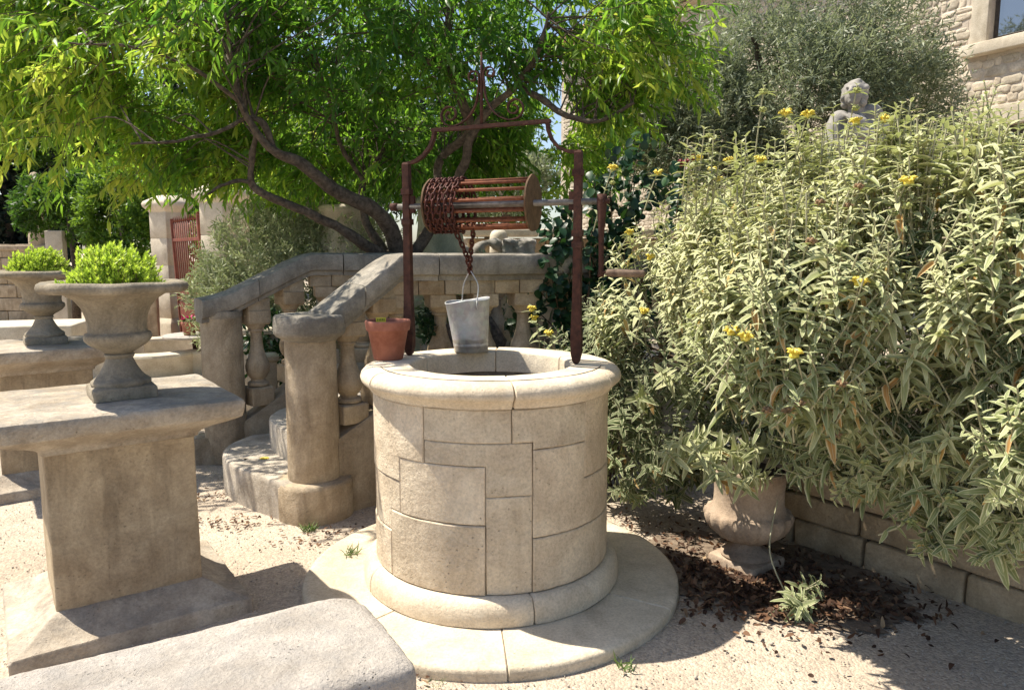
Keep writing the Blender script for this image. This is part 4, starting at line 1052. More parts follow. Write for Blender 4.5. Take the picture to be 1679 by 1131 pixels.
    for k in range(n):
        a = hp(-.95 + k * 13.8 / n, 6.44, .5); b = hp(-.95 + k * 13.8 / n, 7.9, -4.2)
        build('roof_tile', tube([tuple(a), tuple(b)], .13, 8), M['rooftile'], t)
    # other walls
    build('side_wall', join([hbox(-1, -.6, 1.5, 6.3, -8, -.5)]), M['mortar'], t, smooth=False)
make_house()

# ================================================================== GATE, BASIN, TABLE, FAR WALLS
def make_pillar(px, Y, w, z1, rot, label, seed):
    c = at(px, 413, Y); t = thing('gate_pillar', (c[0], Y, 0), label, 'pillar', 'gate pillars')
    build('base', rect_loft(w, w, [(.07, -.02), (.07, .30), (.05, .34), (.01, .40)], (c[0], Y, 0), rot, .01, 3), M['pale'], t, sharp=40)
    h = (z1 - .4 - .2) / 4
    for k in range(4):
        build('block', rect_loft(w, w, [(-.006, .395 + k * h), (0, .405 + k * h), (0, .395 + (k + 1) * h - .012), (-.006, .395 + (k + 1) * h)], (c[0], Y, 0), rot, .01, 3, .003, 4, seed + k), M['pale'], t, sharp=40)
    build('cap', rect_loft(w, w, [(0, z1 - .22), (.03, z1 - .18), (.07, z1 - .13), (.08, z1 - .08), (.06, z1 - .04), (-.1, z1 + .06)], (c[0], Y, 0), rot, .01, 3), M['pale'], t, sharp=40)
    return c
GR = R(-28)
make_pillar(279, 12.6, .42, 2.40, GR, 'pale stone gate pillar left of the red gate', 1)
make_pillar(371, 10.6, .47, 2.42, GR, 'wide pale stone gate pillar right of the red gate, half behind leaves', 7)
def make_gate(pa, pb, zt, label, lean=.0):
    a, b = np.array([pa[0], pa[1]]), np.array([pb[0], pb[1]]); d = unit((*(b - a), 0))[:2]; L = float(np.linalg.norm(b - a)); ang = math.atan2(d[1], d[0])
    t = thing('iron_gate', (a[0], a[1], 0), label, 'gate', 'red iron gate leaves')
    def g(s, z): return np.array([a[0] + d[0] * s - lean * z, a[1] + d[1] * s, z + .06])
    def gb(s0, s1, z0, z1, th): 
        V, F = rbox((0, 0, 0), (s1 - s0, th, z1 - z0), .004, (1, 1, 1)); c = g((s0 + s1) / 2, (z0 + z1) / 2); V = rotz(V, ang)
        V[:, 0] -= lean * V[:, 2]; return V + c, F
    for s in (0.02, L - .02): build('stile', gb(s - .025, s + .025, 0, zt, .05), M['gate'], t, smooth=False)
    for z in (.03, .70, .80, zt - .35): build('crossbar', gb(.045, L - .045, z - .025, z + .025, .04), M['gate'], t, smooth=False)
    build('panel', gb(.045, L - .045, .055, .675, .012), M['gate'], t, smooth=False)
    n = max(3, int(L / .13))
    for k in range(1, n):
        s = L * k / n; build('bar', join([tube([tuple(g(s, .825)), tuple(g(s, zt - .06))], .011, 6), tube([tuple(g(s, zt - .06)), tuple(g(s, zt + .03))], [.018, .002], 6)]), M['gate'], t)
g0, g1 = at(291, 413, 12.3), at(322, 413, 10.6)
make_gate((g0[0], 12.3), (g1[0], 10.9), 2.0, 'red rusted iron gate leaf standing open between the stone pillars', .035)
g0, g1 = at(322, 413, 12.6), at(345, 413, 12.2)
make_gate((g0[0], 12.9), (g1[0], 12.3), 2.15, 'second red gate leaf, mostly behind the wide pillar', .03)
def make_basin():
    c = np.array([-4.75, 9.75]); t = thing('fountain_basin', (c[0], c[1], 0), 'low lobed stone fountain basin beyond the urns', 'basin')
    pts = []
    for k in range(97):
        a = 2 * math.pi * k / 96; r = .78 + .22 * abs(math.cos(2 * a)) ** .6; pts.append((c[0] + r * math.cos(a) * 1.12, c[1] + r * math.sin(a)))
    pr = [(-.14, -.02), (-.14, .20), (-.15, .22), (-.155, .25), (-.14, .275), (-.09, .285), (.09, .285), (.14, .275), (.155, .25), (.15, .22), (.14, .20), (.14, -.02)]
    for k in range(8):
        seg = [np.array([*pts[(k * 12 + j) % 96], 0]) for j in range(13)]
        seg[0] = seg[0] * .97 + seg[1] * .03; seg[-1] = seg[-1] * .97 + seg[-2] * .03
        V, F = extrude_path(seg, pr); build('kerb_stone', (rough(V, .005, 4, k), F), M['pale'], t, sharp=40)
make_basin()
def make_table():
    p = at(322, 548, 9.3); c = (float(p[0]) - .02, 9.3); z = float(p[2])
    t = thing('bistro_table', (c[0], c[1], 0), 'small round grey garden table with one leg near the gate', 'table')
    build('top', lathe([(0, z - .035), (.37, z - .035), (.385, z - .025), (.385, z - .008), (.37, z), (0, z)], 36, (c[0], c[1], 0)), M['bench'], t, sharp=40)
    build('leg', lathe([(0, 0), (.07, 0), (.06, .03), (.04, .06), (.032, .25), (.04, z - .07), (.08, z - .034)], 16, (c[0], c[1], 0)), M['rust'], t)
    return c, z
TC, TZ = make_table()
def potted(c, s, flower, label, seed):
    t = make_pot('flowerpot', c, .075 * s, .105 * s, .19 * s, label, M['terracotta'], 'potted flowers on the garden table')
    lv = Leaves('tiny')
    for k in range(140):
        d = unit(rv() * [1, 1, .6] + [0, 0, .7]); o = np.array(c) + [0, 0, .17 * s] + d * RNG.random() * .09 * s
        lv.add(o, d, rv(), .045, .022, RNG.random())
    lv.emit('foliage', M['shrub'], t)
    fl = Leaves('tiny')
    for k in range(60):
        d = unit(rv() * [1, 1, .5] + [0, 0, .8]); fl.add(np.array(c) + [0, 0, .18 * s] + d * .11 * s * (.6 + .4 * RNG.random()), rv(), rv(), .04, .035, RNG.random())
    fl.emit('blossom', flower, t)
potted((TC[0] - .02, TC[1] - .1, TZ), .9, M['magenta'], 'terracotta pot of magenta flowers on the round garden table', 1)
potted((TC[0] + .17, TC[1] - .02, TZ), 1.15, M['lime'], 'wider terracotta pot of yellow green plants on the round garden table', 2)
def far_wall(px0, px1, Y, zt, label, seed):
    a, b = at(px0, 413, Y), at(px1, 413, Y); t = thing('garden_wall', (float((a[0] + b[0]) / 2), Y, 0), label, 'wall')
    L = b[0] - a[0]
    V, F = rbox(((a[0] + b[0]) / 2, Y + .15, zt / 2), (L, .2, zt), .01, (2, 1, 2)); build('core', (V, F), M['mortar'], t, smooth=False)
    n = max(2, int(L / 1.1))
    for k in range(n):
        V, F = rbox((a[0] + L * (k + .5) / n, Y + .1, zt + .05), (L / n - .012, .42, .1), .02, (4, 2, 2), amp=.006, seed=seed + k); build('coping_stone', (V, F), M['baluster'], t, sharp=40)
    z = 0; r = 0
    while z < zt - .1:
        x = -.2 * (r % 2)
        while x < L:
            w = min(.5 + .35 * RNG.random(), L - x)
            V, F = rbox((a[0] + max(x, 0) + (w + min(x, 0)) / 2, Y, z + .14), (max(.08, w + min(x, 0)) - .012, .14, .268), .015, (2, 1, 2), amp=.008, seed=seed + x + r); build('stone', (V, F), M['baluster'], t, sharp=50); x += w
        z += .28; r += 1
far_wall(-420, 84, 15.5, 1.55, 'stone garden wall at the far left in front of the dark trees', 1)
far_wall(150, 262, 17.5, 1.35, 'stone garden wall between the shrubs and the left gate pillar', 5)
def make_far_finial():
    c = at(63, 372, 15.6); c[2] = 1.645; t = thing('vase_finial', tuple(c), 'small stone vase finial on the garden wall against the dark trees', 'finial')
    k_ = 1.3
    build('post', lathe([(.20 * 1.0, 0), (.20, .38), (.18, .44), (.18, .66), (.24, .80), (.24, .92), (.15, 1.04), (.12, 1.09)], 24, tuple(c)), M['baluster'], t, sharp=50)
    build('knob', lathe([(.12, 1.08), (.17, 1.17), (.16, 1.27), (.07, 1.35), (.11, 1.42), (.07, 1.50), (0, 1.53)], 24, tuple(c)), M['baluster'], t, sharp=50)
    c = at(95, 440, 13.5)
    o = block_thing('stone_post', (float(c[0]), 13.5, .95), (.28, .28, 1.9), M['pale'], 'pale square stone post behind the lime plants', 'post', .015, .3, .004, 3)
    c = at(18, 498, 8.6)
    block_thing('stone_slab', (float(c[0]) - .5, 8.8, .33), (2.2, .9, .66), M['pale'], 'low pale stone slab beyond the urn at the left edge', 'slab', .03, .25, .006, 4)
    c = at(205, 470, 11.5)
    block_thing('stone_block', (float(c[0]), 11.5, .5), (.9, .6, 1.0), M['baluster'], 'weathered stone block behind the urn near the gate', 'block', .03, .4, .01, 5)
make_far_finial()

# ================================================================== STATUE
def make_statue():
    Y = 7.4; hc = at(1400, 165, Y); zt = float(at(1400, 131, Y)[2]); X0 = float(hc[0]); zw = float(at(1400, 270, Y)[2])
    t = thing('stone_statue', (X0, Y, 1.2), 'grey stone figure with arms folded over its chest above the yellow flowering bush', 'statue')
    H = zt - zw; u = H / 140.0                          # metres per photo pixel
    def p(x, y, o=0.0): return np.array([X0 + (x - 1400) * u, Y - o, zt - (y - 131) * u])
    parts = []
    def ball(c, r, sc=(1, 1, 1), n=14):
        V, F = lathe([(math.sin(a) + 1e-4, -math.cos(a)) for a in np.linspace(0, math.pi, n)], 20); return V * r * np.array(sc) + c, F
    def limb(pts, rad):
        sp = spline(pts, 5); V, F = tube([tuple(x) for x in sp], np.interp(np.linspace(0, 1, len(sp)), np.linspace(0, 1, len(rad)), rad), 14); return V, F
    # draped body, elliptical in plan, with folds
    V, F = lathe([(0, 0), (.27, 0), (.28, .25), (.26, .55), (.235, .8), (.225, .95), (.245, 1.08), (.265, 1.20), (.262, 1.29), (.22, 1.36), (.13, 1.41), (.09, 1.44), (0, 1.45)], 64)
    zn = float(p(0, 186)[2]); sz = (zn - .95) / 1.44
    for i, v in enumerate(V):
        a = math.atan2(v[1], v[0]); k = 1 + .035 * math.sin(9 * a + 3 * v[2]) * max(0, 1 - v[2] / 1.1); V[i, 0] *= k; V[i, 1] *= k
    V = V * np.array([.95, .66, sz]); parts.append((V + np.array([X0 + .02, Y, .95]), F))
    f = unit((-.62, -.75, .22)); sd = unit(np.cross(f, (0, 0, 1))); upv = np.cross(sd, f)
    hd = p(1397, 155, .04)
    hs = .84
    def hpnt(a, b, c): return hd + (f * a + sd * b + upv * c) * hs
    def hball(c, r, sc=(1, 1, 1)): return ball(c, r * hs, sc)
    parts += [limb([p(1408, 192, .0), p(1402, 176, .02), hd], [.085, .075, .08]), hball(hd, .125, (.88, .92, 1.16)), hball(hpnt(.035, 0, -.07), .088, (1, 1, 1.05)), hball(hpnt(.085, 0, -.125), .036),
              limb([hpnt(.112, 0, .045), hpnt(.140, 0, -.005), hpnt(.150, 0, -.032), hpnt(.122, 0, -.045)], [.014, .02, .026, .016]), hball(hpnt(.108, 0, -.075), .026, (1.2, 1.2, .5)), hball(hpnt(.105, 0, -.093), .022, (1.2, 1.2, .6))]
    for sg in (-1, 1):
        parts += [hball(hpnt(.070, sg * .048, -.035), .036), hball(hpnt(.098, sg * .045, .040), .026, (1.2, 1.2, .45)), hball(hpnt(.094, sg * .045, .012), .014)]
    sl, sr = p(1376, 199, .02), p(1430, 190, .0)
    parts += [ball(sl, .10), ball(sr, .115)]
    parts.append(limb([sr, p(1442, 212, .04), p(1438, 240, .12), p(1412, 232, .23), p(1386, 219, .26)], [.10, .095, .08, .064, .046]))
    parts.append(limb([sl, p(1366, 214, .04), p(1362, 243, .12), p(1386, 243, .22), p(1408, 246, .23)], [.092, .085, .07, .058, .045]))
    for k in range(4): parts.append(limb([p(1392, 214 + k * 5, .27), p(1379, 212 + k * 5.5, .285), p(1368, 216 + k * 5, .25)], [.017, .017, .011]))
    for k in range(4): parts.append(limb([p(1376 + k * 9, 190, .10), p(1384 + k * 7, 202, .19), p(1398 + k * 4, 214, .20)], [.016, .02, .012]))
    V, F = join(parts); o = build('body', (V, F), M['statue'], t)
    m = o.modifiers.new('unite', 'REMESH'); m.mode = 'VOXEL'; m.voxel_size = .012; m.use_smooth_shade = True
    parts = [hball(hpnt(-.03, 0, .03), .135, (.98, .98, 1.05))]
    for k in range(46):
        a = k * 2.399; zz = 1 - 1.5 * (k + .5) / 46; q_ = math.sqrt(max(0, 1 - zz * zz)); dd = f * q_ * math.cos(a) + sd * q_ * math.sin(a) + upv * zz
        if np.dot(dd, f) > .45 and zz < .75: continue
        parts.append(hball(hpnt(-.02, 0, .015) + dd * .128 * hs, .030 + .010 * math.sin(k * 1.7)))
    for sg in (-1, 1):
        parts += [hball(hpnt(-.02, sg * .10, -.05), .055), hball(hpnt(-.03, sg * .095, -.11), .05)]
    for sg in ():
        parts.append(limb([hpnt(.03, sg * .105, .03), hpnt(.01, sg * .125, -.06), hpnt(-.01, sg * .12, -.14), hpnt(.01, sg * .10, -.19)], [.028, .034, .03, .014]))
    V, F = join(parts); o = build('hair', (V, F), M['statue'], t)
    m = o.modifiers.new('unite', 'REMESH'); m.mode = 'VOXEL'; m.voxel_size = .012; m.use_smooth_shade = True
    V, F = lathe([(0, -.7), (.3, -.7), (.3, .03), (0, .03)], 4, (X0, Y, .95 - .02)); build('pedestal', rect_loft(.62, .5, [(.03, .5), (.03, .6), (0, .64), (0, .9), (.04, .94), (.04, .98)], (X0, Y, 0), .1, .01, 3), M['pale'], t, sharp=40)
make_statue()

# ================================================================== TREES AND PLANTS
def limb_tubes(t, limbs, mat, name='limb'):
    tr = []
    for L in limbs:
        pts = spline([at(a, b, y) if not w else np.array((a, b, y)) for a, b, y, r, w in L], 5); rad = np.interp(np.linspace(0, 1, len(pts)), np.linspace(0, 1, len(L)), [l[3] for l in L]) * (.84 if name == 'limb' else 1)
        V, F = tube([tuple(p) for p in pts], rad, 12); V = rough(rough(V, .012, 8, L[0][0]), .005, 26, L[0][0]); build(name, (V, F), mat, t); tr.append(pts)
    return tr
def make_peach():
    b = at(652, 440, 6.25); t = thing('peach_tree', (b[0], 6.25, 0), 'spreading peach tree with long drooping bright green leaves over the stairs', 'tree')
    def P(x, y, Y, r): return (x, y, Y, r, False)
    trunk = [(float(b[0]) + .02, 6.25, -.05, .15, True), (float(b[0]), 6.25, .6, .12, True), (float(b[0]), 6.25, 1.15, .125, True), P(650, 412, 6.2, .12)]
    limb_tubes(t, [[(x, y, z, r, w) for x, y, z, r, w in trunk]], M['bark'], 'trunk')
    limbs = [[P(640, 425, 6.2, .06), P(600, 402, 6.0, .055), P(560, 376, 5.85, .05), P(500, 347, 5.7, .042), P(440, 322, 5.55, .036), P(412, 300, 5.5, .032), P(413, 262, 5.45, .026), P(420, 215, 5.4, .018)],
             [P(655, 425, 6.25, .085), P(640, 375, 6.1, .08), P(610, 342, 5.95, .072), P(565, 322, 5.8, .066), P(530, 298, 5.65, .06), P(490, 266, 5.5, .05), P(455, 252, 5.4, .042), P(425, 222, 5.3, .032), P(395, 170, 5.2, .024), P(378, 90, 5.1, .016), P(370, 20, 5.0, .010)],
             [P(640, 425, 6.3, .05), P(612, 385, 6.3, .045), P(598, 352, 6.35, .042), P(596, 300, 6.5, .034), P(620, 262, 6.6, .026), P(650, 200, 6.7, .016)],
             [P(672, 425, 6.3, .07), P(700, 385, 6.3, .062), P(724, 350, 6.3, .055), P(748, 300, 6.3, .05), P(764, 262, 6.2, .048), P(772, 222, 6.1, .045), P(805, 178, 6.0, .04), P(845, 142, 5.9, .032), P(880, 90, 5.8, .022), P(900, 20, 5.7, .014)],
             [P(715, 375, 6.35, .05), P(718, 310, 6.5, .045), P(722, 262, 6.5, .04), P(770, 215, 6.3, .045), P(758, 170, 6.2, .05), P(742, 120, 6.1, .045), P(735, 50, 6.0, .036), P(745, -40, 5.9, .024)],
             [P(850, 140, 5.9, .03), P(895, 168, 5.8, .03), P(930, 190, 5.7, .026), P(985, 198, 5.6, .020), P(1040, 170, 5.5, .012)],
             [P(452, 250, 5.4, .03), P(432, 205, 5.35, .028), P(405, 195, 5.3, .022), P(360, 215, 5.2, .016), P(290, 232, 5.0, .012), P(215, 236, 4.9, .008)],
             [P(600, 300, 6.45, .026), P(560, 240, 6.3, .022), P(545, 180, 6.1, .016), P(520, 100, 5.9, .010)],
             [P(412, 300, 5.5, .022), P(380, 298, 5.4, .016), P(340, 320, 5.3, .010)],
             [P(742, 120, 6.1, .028), P(660, 80, 5.8, .02), P(600, 40, 5.5, .014)], [P(395, 170, 5.2, .02), P(330, 120, 4.95, .014), P(230, 80, 4.75, .010), P(110, 70, 4.6, .006)]]
    tr = limb_tubes(t, limbs, M['bark'])
    allp = np.concatenate([np.concatenate([q_ + (r_ - q_) * f_ for f_ in (0, .33, .66)]) for p in tr for q_, r_ in [(p[8:-1], p[9:])]])
    E_ = [((-2.95, 6.25, 2.64), (1.4, .6, .60), 660), ((-3.45, 6.0, 3.45), (1.5, .8, .72), 900), ((-1.35, 5.85, 3.2), (1.3, .7, .66), 720), ((-1.4, 7.3, 2.6), (1.8, .7, .62), 720), ((.62, 5.9, 3.08), (.84, .75, .55), 450),
          ((.25, 7.2, 2.55), (1.0, .6, .48), 280), ((-.9, 6.7, 3.9), (2.4, .9, .7), 700), ((-1.75, 3.86, 3.25), (.40, .24, .32), 36), ((-2.2, 4.5, 3.15), (.55, .3, .3), 36), ((-1.25, 6.6, 2.35), (.9, .4, .3), 130), ((-1.6, 7.9, 3.6), (2.6, .4, .8), 330), ((-2.55, 4.95, 2.95), (1.0, .42, .35), 60), ((-3.3, 5.3, 2.6), (.6, .4, .4), 45)]
    lv = Leaves('lance'); tw = Twigs(); br = Twigs()
    for c, r, n in E_:
        c, r = np.array(c), np.array(r); k = 0; tries = 0
        while k < n and tries < n * 12:
            tries += 1
            d = rv(); p = c + r * d * RNG.random() ** .38
            if clump(p, 1.9) + .35 * clump(p, 4.3) < -.05 + .12 * RNG.random(): continue
            k += 1
            out = unit((p - np.array([-.9, 6.2, 2.2])) * [1, 1, .5]); dr = unit(out * .8 + rv() * .7 + [0, 0, -.15]); ln = .22 + .16 * RNG.random()
            q0 = p; q1 = p + dr * ln * .5 + [0, 0, -.01]; q2 = p + dr * ln + [0, 0, -.07]
            tw.add([q0, q1, q2], .0035, .0012, 3)
            if k % 11 == 0:
                dd = ((allp - p) ** 2).sum(1); near = np.argsort(dd)[:45]; j = allp[near[int(RNG.random() * len(near))]]
                if np.linalg.norm(j - p) < 1.0:
                    m = (j + p) / 2 + [0, 0, .08] + rv() * .10; br.add(spline([j, m, p], 5), .0075, .003, 5)
            tb = np.clip(.44 + .6 * clump(p, 2.2) + (.22 if p[0] < -2.0 else 0) - (.18 if -1.9 < p[0] < .2 else 0) + (.12 if p[0] > .5 else 0) + RNG.normal() * .08, 0, 1)
            m = 13
            for i in range(m):
                f = (i + .5) / m; o = q0 + (q1 - q0) * min(1, 2 * f) + (q2 - q1) * max(0, 2 * f - 1)
                ld = unit(dr * .45 + rv() * .75 + [0, 0, -.62]); L = (.080 + .048 * RNG.random())
                lv.add(o, ld, unit(rv() + [0, 0, .8]), L, L * (.21 + .05 * RNG.random()), float(np.clip(tb + RNG.normal() * .13, 0, 1)), .12 + .25 * RNG.random())
    tw.emit('twigs', M['twig'], t); br.emit('branchlets', M['bark'], t)
    lv.split(300, M['peach'], t, fold=.3)
make_peach()

def leaf_cloud(t, ells, leaf, mat, size, prof='tiny', base_tint=.5, shell=.45, cl=2.0, thr=-.1, wr=.3, droop=0.0, up=.3, twig=None, split=0, tint_z=0.0, name='foliage', spray=6, spl=.1):
    """foliage spread through ellipsoids as short sprays, with clumps and gaps"""
    lv = Leaves(prof); tw = Twigs(); Ps, Ds, Ts = [], [], []
    for c, r, n in ells:
        c, r = np.array(c, float), np.array(r, float); k = tries = 0; rm = r.mean()
        while k < n and tries < n * 10:
            tries += 1; d = rv(); rad = 1 - shell * RNG.random() ** 1.4; p = c + r * d * rad * (1 + .13 * clump(d * 2 + c, 1.7))
            if clump(p, cl) < thr + .15 * RNG.random(): continue
            k += 1; Ps.append(p); Ds.append(d / r * rm * .7); Ts.append(base_tint + .45 * clump(p, cl * 1.3) + tint_z * (p[2] - c[2]) / r[2])
    P, D, T = np.array(Ps), np.array(Ds), np.array(Ts); n = len(P)
    D = units(D + rvs(n) * .6 + [0, 0, up]); T = T + RNG.normal(size=n) * .06
    if twig: tw.bulk(P - D * spl * .3, P + D * spl, .002, .001)
    for i in range(spray):
        L = size * (.7 + .6 * RNG.random(n))
        lv.O.extend(P + D * (spl * i / spray)); lv.D.extend(units(D * .7 + rvs(n) * .8 + [0, 0, -droop])); lv.N.extend(units(rvs(n) + [0, 0, .6]))
        lv.L.extend(L); lv.W.extend(L * wr); lv.T.extend(np.clip(T + RNG.normal(size=n) * .1, 0, 1)); lv.B.extend(.15 * RNG.random(n))
    if twig: tw.emit('twigs', twig, t)
    if split: lv.split(split, mat, t)
    else: lv.emit(name, mat, t)

# ---- yellow flowering sage
def sage_shoot(lv, st, p, d, ln, pairs, size, tint, brown=0.0):
    d = unit(d); end = p + d * ln + np.array([0, 0, .02]); m = (p + end) / 2 + rv() * .01
    st.add([p, m, end], .0042, .0028, 4)
    s0 = unit(np.cross(d, rv()))
    for k in range(pairs):
        f = .25 + .75 * k / max(1, pairs - 1); o = p + (end - p) * f; a = s0 if k % 2 == 0 else unit(np.cross(d, s0)); sz = size * (1.15 - .72 * f ** 2)
        opn = .95 - .55 * f
        for sg in (-1, 1):
            a2 = unit(a + rv() * .25); ld = unit(a2 * sg * (.55 + opn * .55) + d * (.85 - opn * .5) + [0, 0, -.20 * opn])
            t_ = tint + RNG.normal() * .07; L = sz * (.8 + .4 * RNG.random())
            if RNG.random() < brown and f < .6: t_ = .95 + .05 * RNG.random(); ld = unit(ld + [0, 0, -.9])
            else: t_ = min(.93, max(0, t_))
            lv.add(o, ld, unit(d * .9 + [0, 0, .35] - a2 * sg * .2), L, L * (.235 + .08 * RNG.random()), float(t_), .22 + .35 * RNG.random())
    return end
def whorl(t, c, r, kind):
    """flower whorl: ring of petals/buds round the stem"""
    if kind == 'yellow':
        core = lathe([(0, -r * .5), (r * .6, -r * .3), (r * .7, 0), (r * .45, r * .4), (0, r * .5)], 10, tuple(c)); parts = [core]
        n = 13
        for k in range(n):
            a = 2 * math.pi * k / n + RNG.random() * .3; el = .15 + .7 * RNG.random(); dd = np.array([math.cos(a) * math.cos(el), math.sin(a) * math.cos(el), math.sin(el)])
            q = np.array(c) + dd * r * .45; parts.append(tube([tuple(q), tuple(q + dd * r * .55 + [0, 0, r * .25]), tuple(q + dd * r * .95 + [0, 0, -r * .05])], [r * .14, r * .22, r * .07], 5))
        return build('flower_whorl', join(parts), M['yellow'], t)
    parts = []
    for k in range(14):
        a = k * 2.399; z = 1 - 2 * (k + .5) / 14; q = math.sqrt(1 - z * z); dd = np.array([q * math.cos(a), q * math.sin(a), z * .7]); e = np.array(c)
        parts.append(tube([tuple(e), tuple(e + dd * r * .75), tuple(e + dd * r)], [r * .35, r * .27, r * .1], 5))
    return build('seed_whorl', join(parts), M['bud' if kind == 'bud' else 'drybud'], t)
BEDZ = .36
def make_sage():
    t = thing('flowering_sage', (1.95, 3.75, BEDZ), 'huge grey green sage bush with yellow flower whorls filling the right side', 'bush')
    lv = Leaves('sage'); st = Twigs(); wood = Twigs()
    E_ = [((1.02, 4.2, 1.0), (.50, .55, .76), 260), ((1.12, 3.48, 1.36), (.37, .42, .42), 300), ((1.10, 2.80, 1.25), (.36, .40, .42), 330), ((1.55, 2.78, 1.27), (.46, .48, .64), 420), ((1.82, 2.36, 1.22), (.42, .43, .66), 380), ((1.6, 3.6, 1.38), (.62, .6, .64), 320), ((2.3, 3.6, 1.2), (.7, .7, .95), 220),
          ((1.52, 2.98, .74), (.34, .28, .32), 170), ((1.80, 2.58, .72), (.34, .28, .34), 190), ((.62, 4.45, .62), (.34, .34, .62), 150), ((.80, 4.1, .45), (.30, .30, .42), 120), ((1.25, 3.95, .6), (.4, .3, .45), 150)]
    def surface(px, py, Y0):
        for Y in np.arange(1.9, 5.0, .02):
            q = at(px, py, Y)
            if any((((q - np.array(e[0])) / (np.array(e[1]) + .05)) ** 2).sum() < 1 for e in E_): return Y - .02
        return Y0
    tips = []
    for ci, (c, r, n) in enumerate(E_):
        c, r = np.array(c), np.array(r); k = 0; tries = 0
        while k < n and tries < n * 8:
            tries += 1; d = rv()
            if d[2] < -.75: continue
            if d[1] > .45 and RNG.random() < .6: continue          # the far side is thinner
            layer = RNG.random(); rad = (.99 if layer < .55 else .72) * (1 + .10 * clump(d * 2.2 + c * 3, 1.3)) + RNG.normal() * .03
            p = c + r * d * rad
            if p[2] < .12 or (p[2] < .34 and p[1] < 3.9 - .9 * (p[0] - 1.1) - .55): continue
            if (p[0] - WX) ** 2 + (p[1] - WY) ** 2 < .72 ** 2: continue
            inner = any(ck != ci and (((p - np.array(e[0])) / np.array(e[1])) ** 2).sum() < .55 for ck, e in enumerate(E_))
            if inner: continue
            k += 1; ln = .15 + .17 * RNG.random(); dr = unit(d / r * r.mean() * .6 + rv() * .35 + [0, 0, .85 if p[2] > .9 else .35])
            tint = .66 + .25 * clump(p, 2.2) + (.16 if layer < .55 else -.48) + (.06 if p[2] > 1.2 else -.08)  # inner layer tinted darker: shade of the gaps put into the leaf colour
            low = max(0.0, min(1.0, (1.0 - p[2]) / .5)) if p[0] < 1.3 else max(0.0, min(1.0, (.75 - p[2]) / .5)); tint -= .42 * low * (.5 + .5 * RNG.random())  # low leaves darkened too, shade under the bush painted into the tint
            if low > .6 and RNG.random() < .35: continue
            if ci >= 9: tint = .06 + .22 * RNG.random() + (.3 if RNG.random() < .08 else 0)  # low left masses: older green leaves, tinted darker still to look unlit
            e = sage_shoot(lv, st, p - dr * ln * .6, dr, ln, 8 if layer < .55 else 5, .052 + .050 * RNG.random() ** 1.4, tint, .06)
            if layer < .55: tips.append((e, dr, p, c))
            if k % 6 == 0 and ci in (0, 5, 6): b0 = np.array([1.95, 3.75, BEDZ]) * .75 + np.array([c[0], c[1], BEDZ]) * .25 + rv() * [.15, .15, 0]; b0[2] = BEDZ if c[0] > 1.1 else .0; wood.add(spline([b0, (b0 + c) / 2 + [0, 0, .12], c + (p - c) * .5 + [0, 0, -.03], p - dr * ln * .6], 4), .008, .0035, 4)
    # tall flowering stems placed where the photograph shows them
    for px, py, Y, ln, kind in ((1252, 150, 4.1, .42, 'bud'), (1288, 188, 4.1, .3, 'yellow'), (1325, 190, 4.1, .35, 'yellow'), (1405, 148, 4.0, .42, 'bud'), (1404, 202, 4.0, .3, 'yellow'), (1450, 198, 3.9, .28, 'yellow'),
                                (1162, 222, 4.2, .3, 'bud'), (1490, 300, 3.4, .3, 'yellow'), (1246, 265, 4.0, .2, 'yellow'), (1145, 262, 4.2, .2, 'yellow'), (1168, 281, 4.1, .2, 'yellow'), (1178, 297, 4.1, .15, 'yellow'), (1195, 265, 4.1, .2, 'yellow'),
                                (1005, 277, 4.15, .34, 'yellow'), (1033, 383, 3.95, .25, 'yellow'), (1066, 424, 3.85, .2, 'yellow'), (1080, 285, 4.2, .2, 'yellow'), (876, 523, 4.35, .2, 'yellow'), (872, 508, 4.35, .2, 'yellow'), (900, 548, 4.2, .15, 'yellow'), (1056, 512, 3.8, .2, 'yellow'),
                                (1200, 546, 3.5, .2, 'yellow'), (1222, 555, 3.5, .2, 'yellow'), (1302, 583, 3.3, .2, 'yellow'), (1409, 465, 3.25, .2, 'yellow'), (1215, 312, 3.9, .15, 'bud'), (1195, 335, 3.9, .15, 'bud'), (1145, 318, 4.0, .15, 'bud'), (1258, 338, 3.8, .15, 'bud'), (1303, 317, 3.8, .15, 'bud'), (1160, 345, 4.0, .12, 'bud'),
                                (1390, 338, 3.6, .15, 'dry'), (1345, 332, 3.7, .15, 'dry'), (1408, 306, 3.6, .15, 'dry'), (1222, 348, 3.85, .15, 'dry'), (1272, 776, 3.0, .1, 'bud'), (1380, 628, 3.1, .12, 'dry'), (1372, 712, 3.0, .1, 'dry'), (1420, 756, 2.85, .1, 'bud'), (1495, 854, 2.65, .1, 'bud'), (1560, 815, 2.6, .1, 'bud'),
                                (1290, 672, 3.2, .12, 'dry'), (1312, 660, 3.2, .12, 'dry'), (1258, 672, 3.25, .12, 'dry'), (1440, 520, 3.2, .1, 'bud'), (1382, 400, 3.5, .12, 'bud'), (1330, 395, 3.6, .1, 'dry'), (1545, 545, 2.9, .12, 'bud')):
        Y = surface(px, py, 3.25 if px > 1230 else Y); c = at(px, py, Y); base = c + np.array([RNG.normal() * .05, .12, -ln])
        e = sage_shoot(lv, st, base, c - base, float(np.linalg.norm(c - base)), 5 if ln > .22 else 4, .058, .72, .0)
        whorl(t, c, .024 if kind == 'yellow' else .020, kind)
        if ln > .28: whorl(t, c - np.array([0, 0, .075]), .018, 'bud')
        for sg in range(4):
            a = sg * 1.57 + RNG.random(); lv.add(c + [0, 0, -.012], unit((math.cos(a), math.sin(a), .25)), (0, 0, 1), .065, .018, .7, .3)
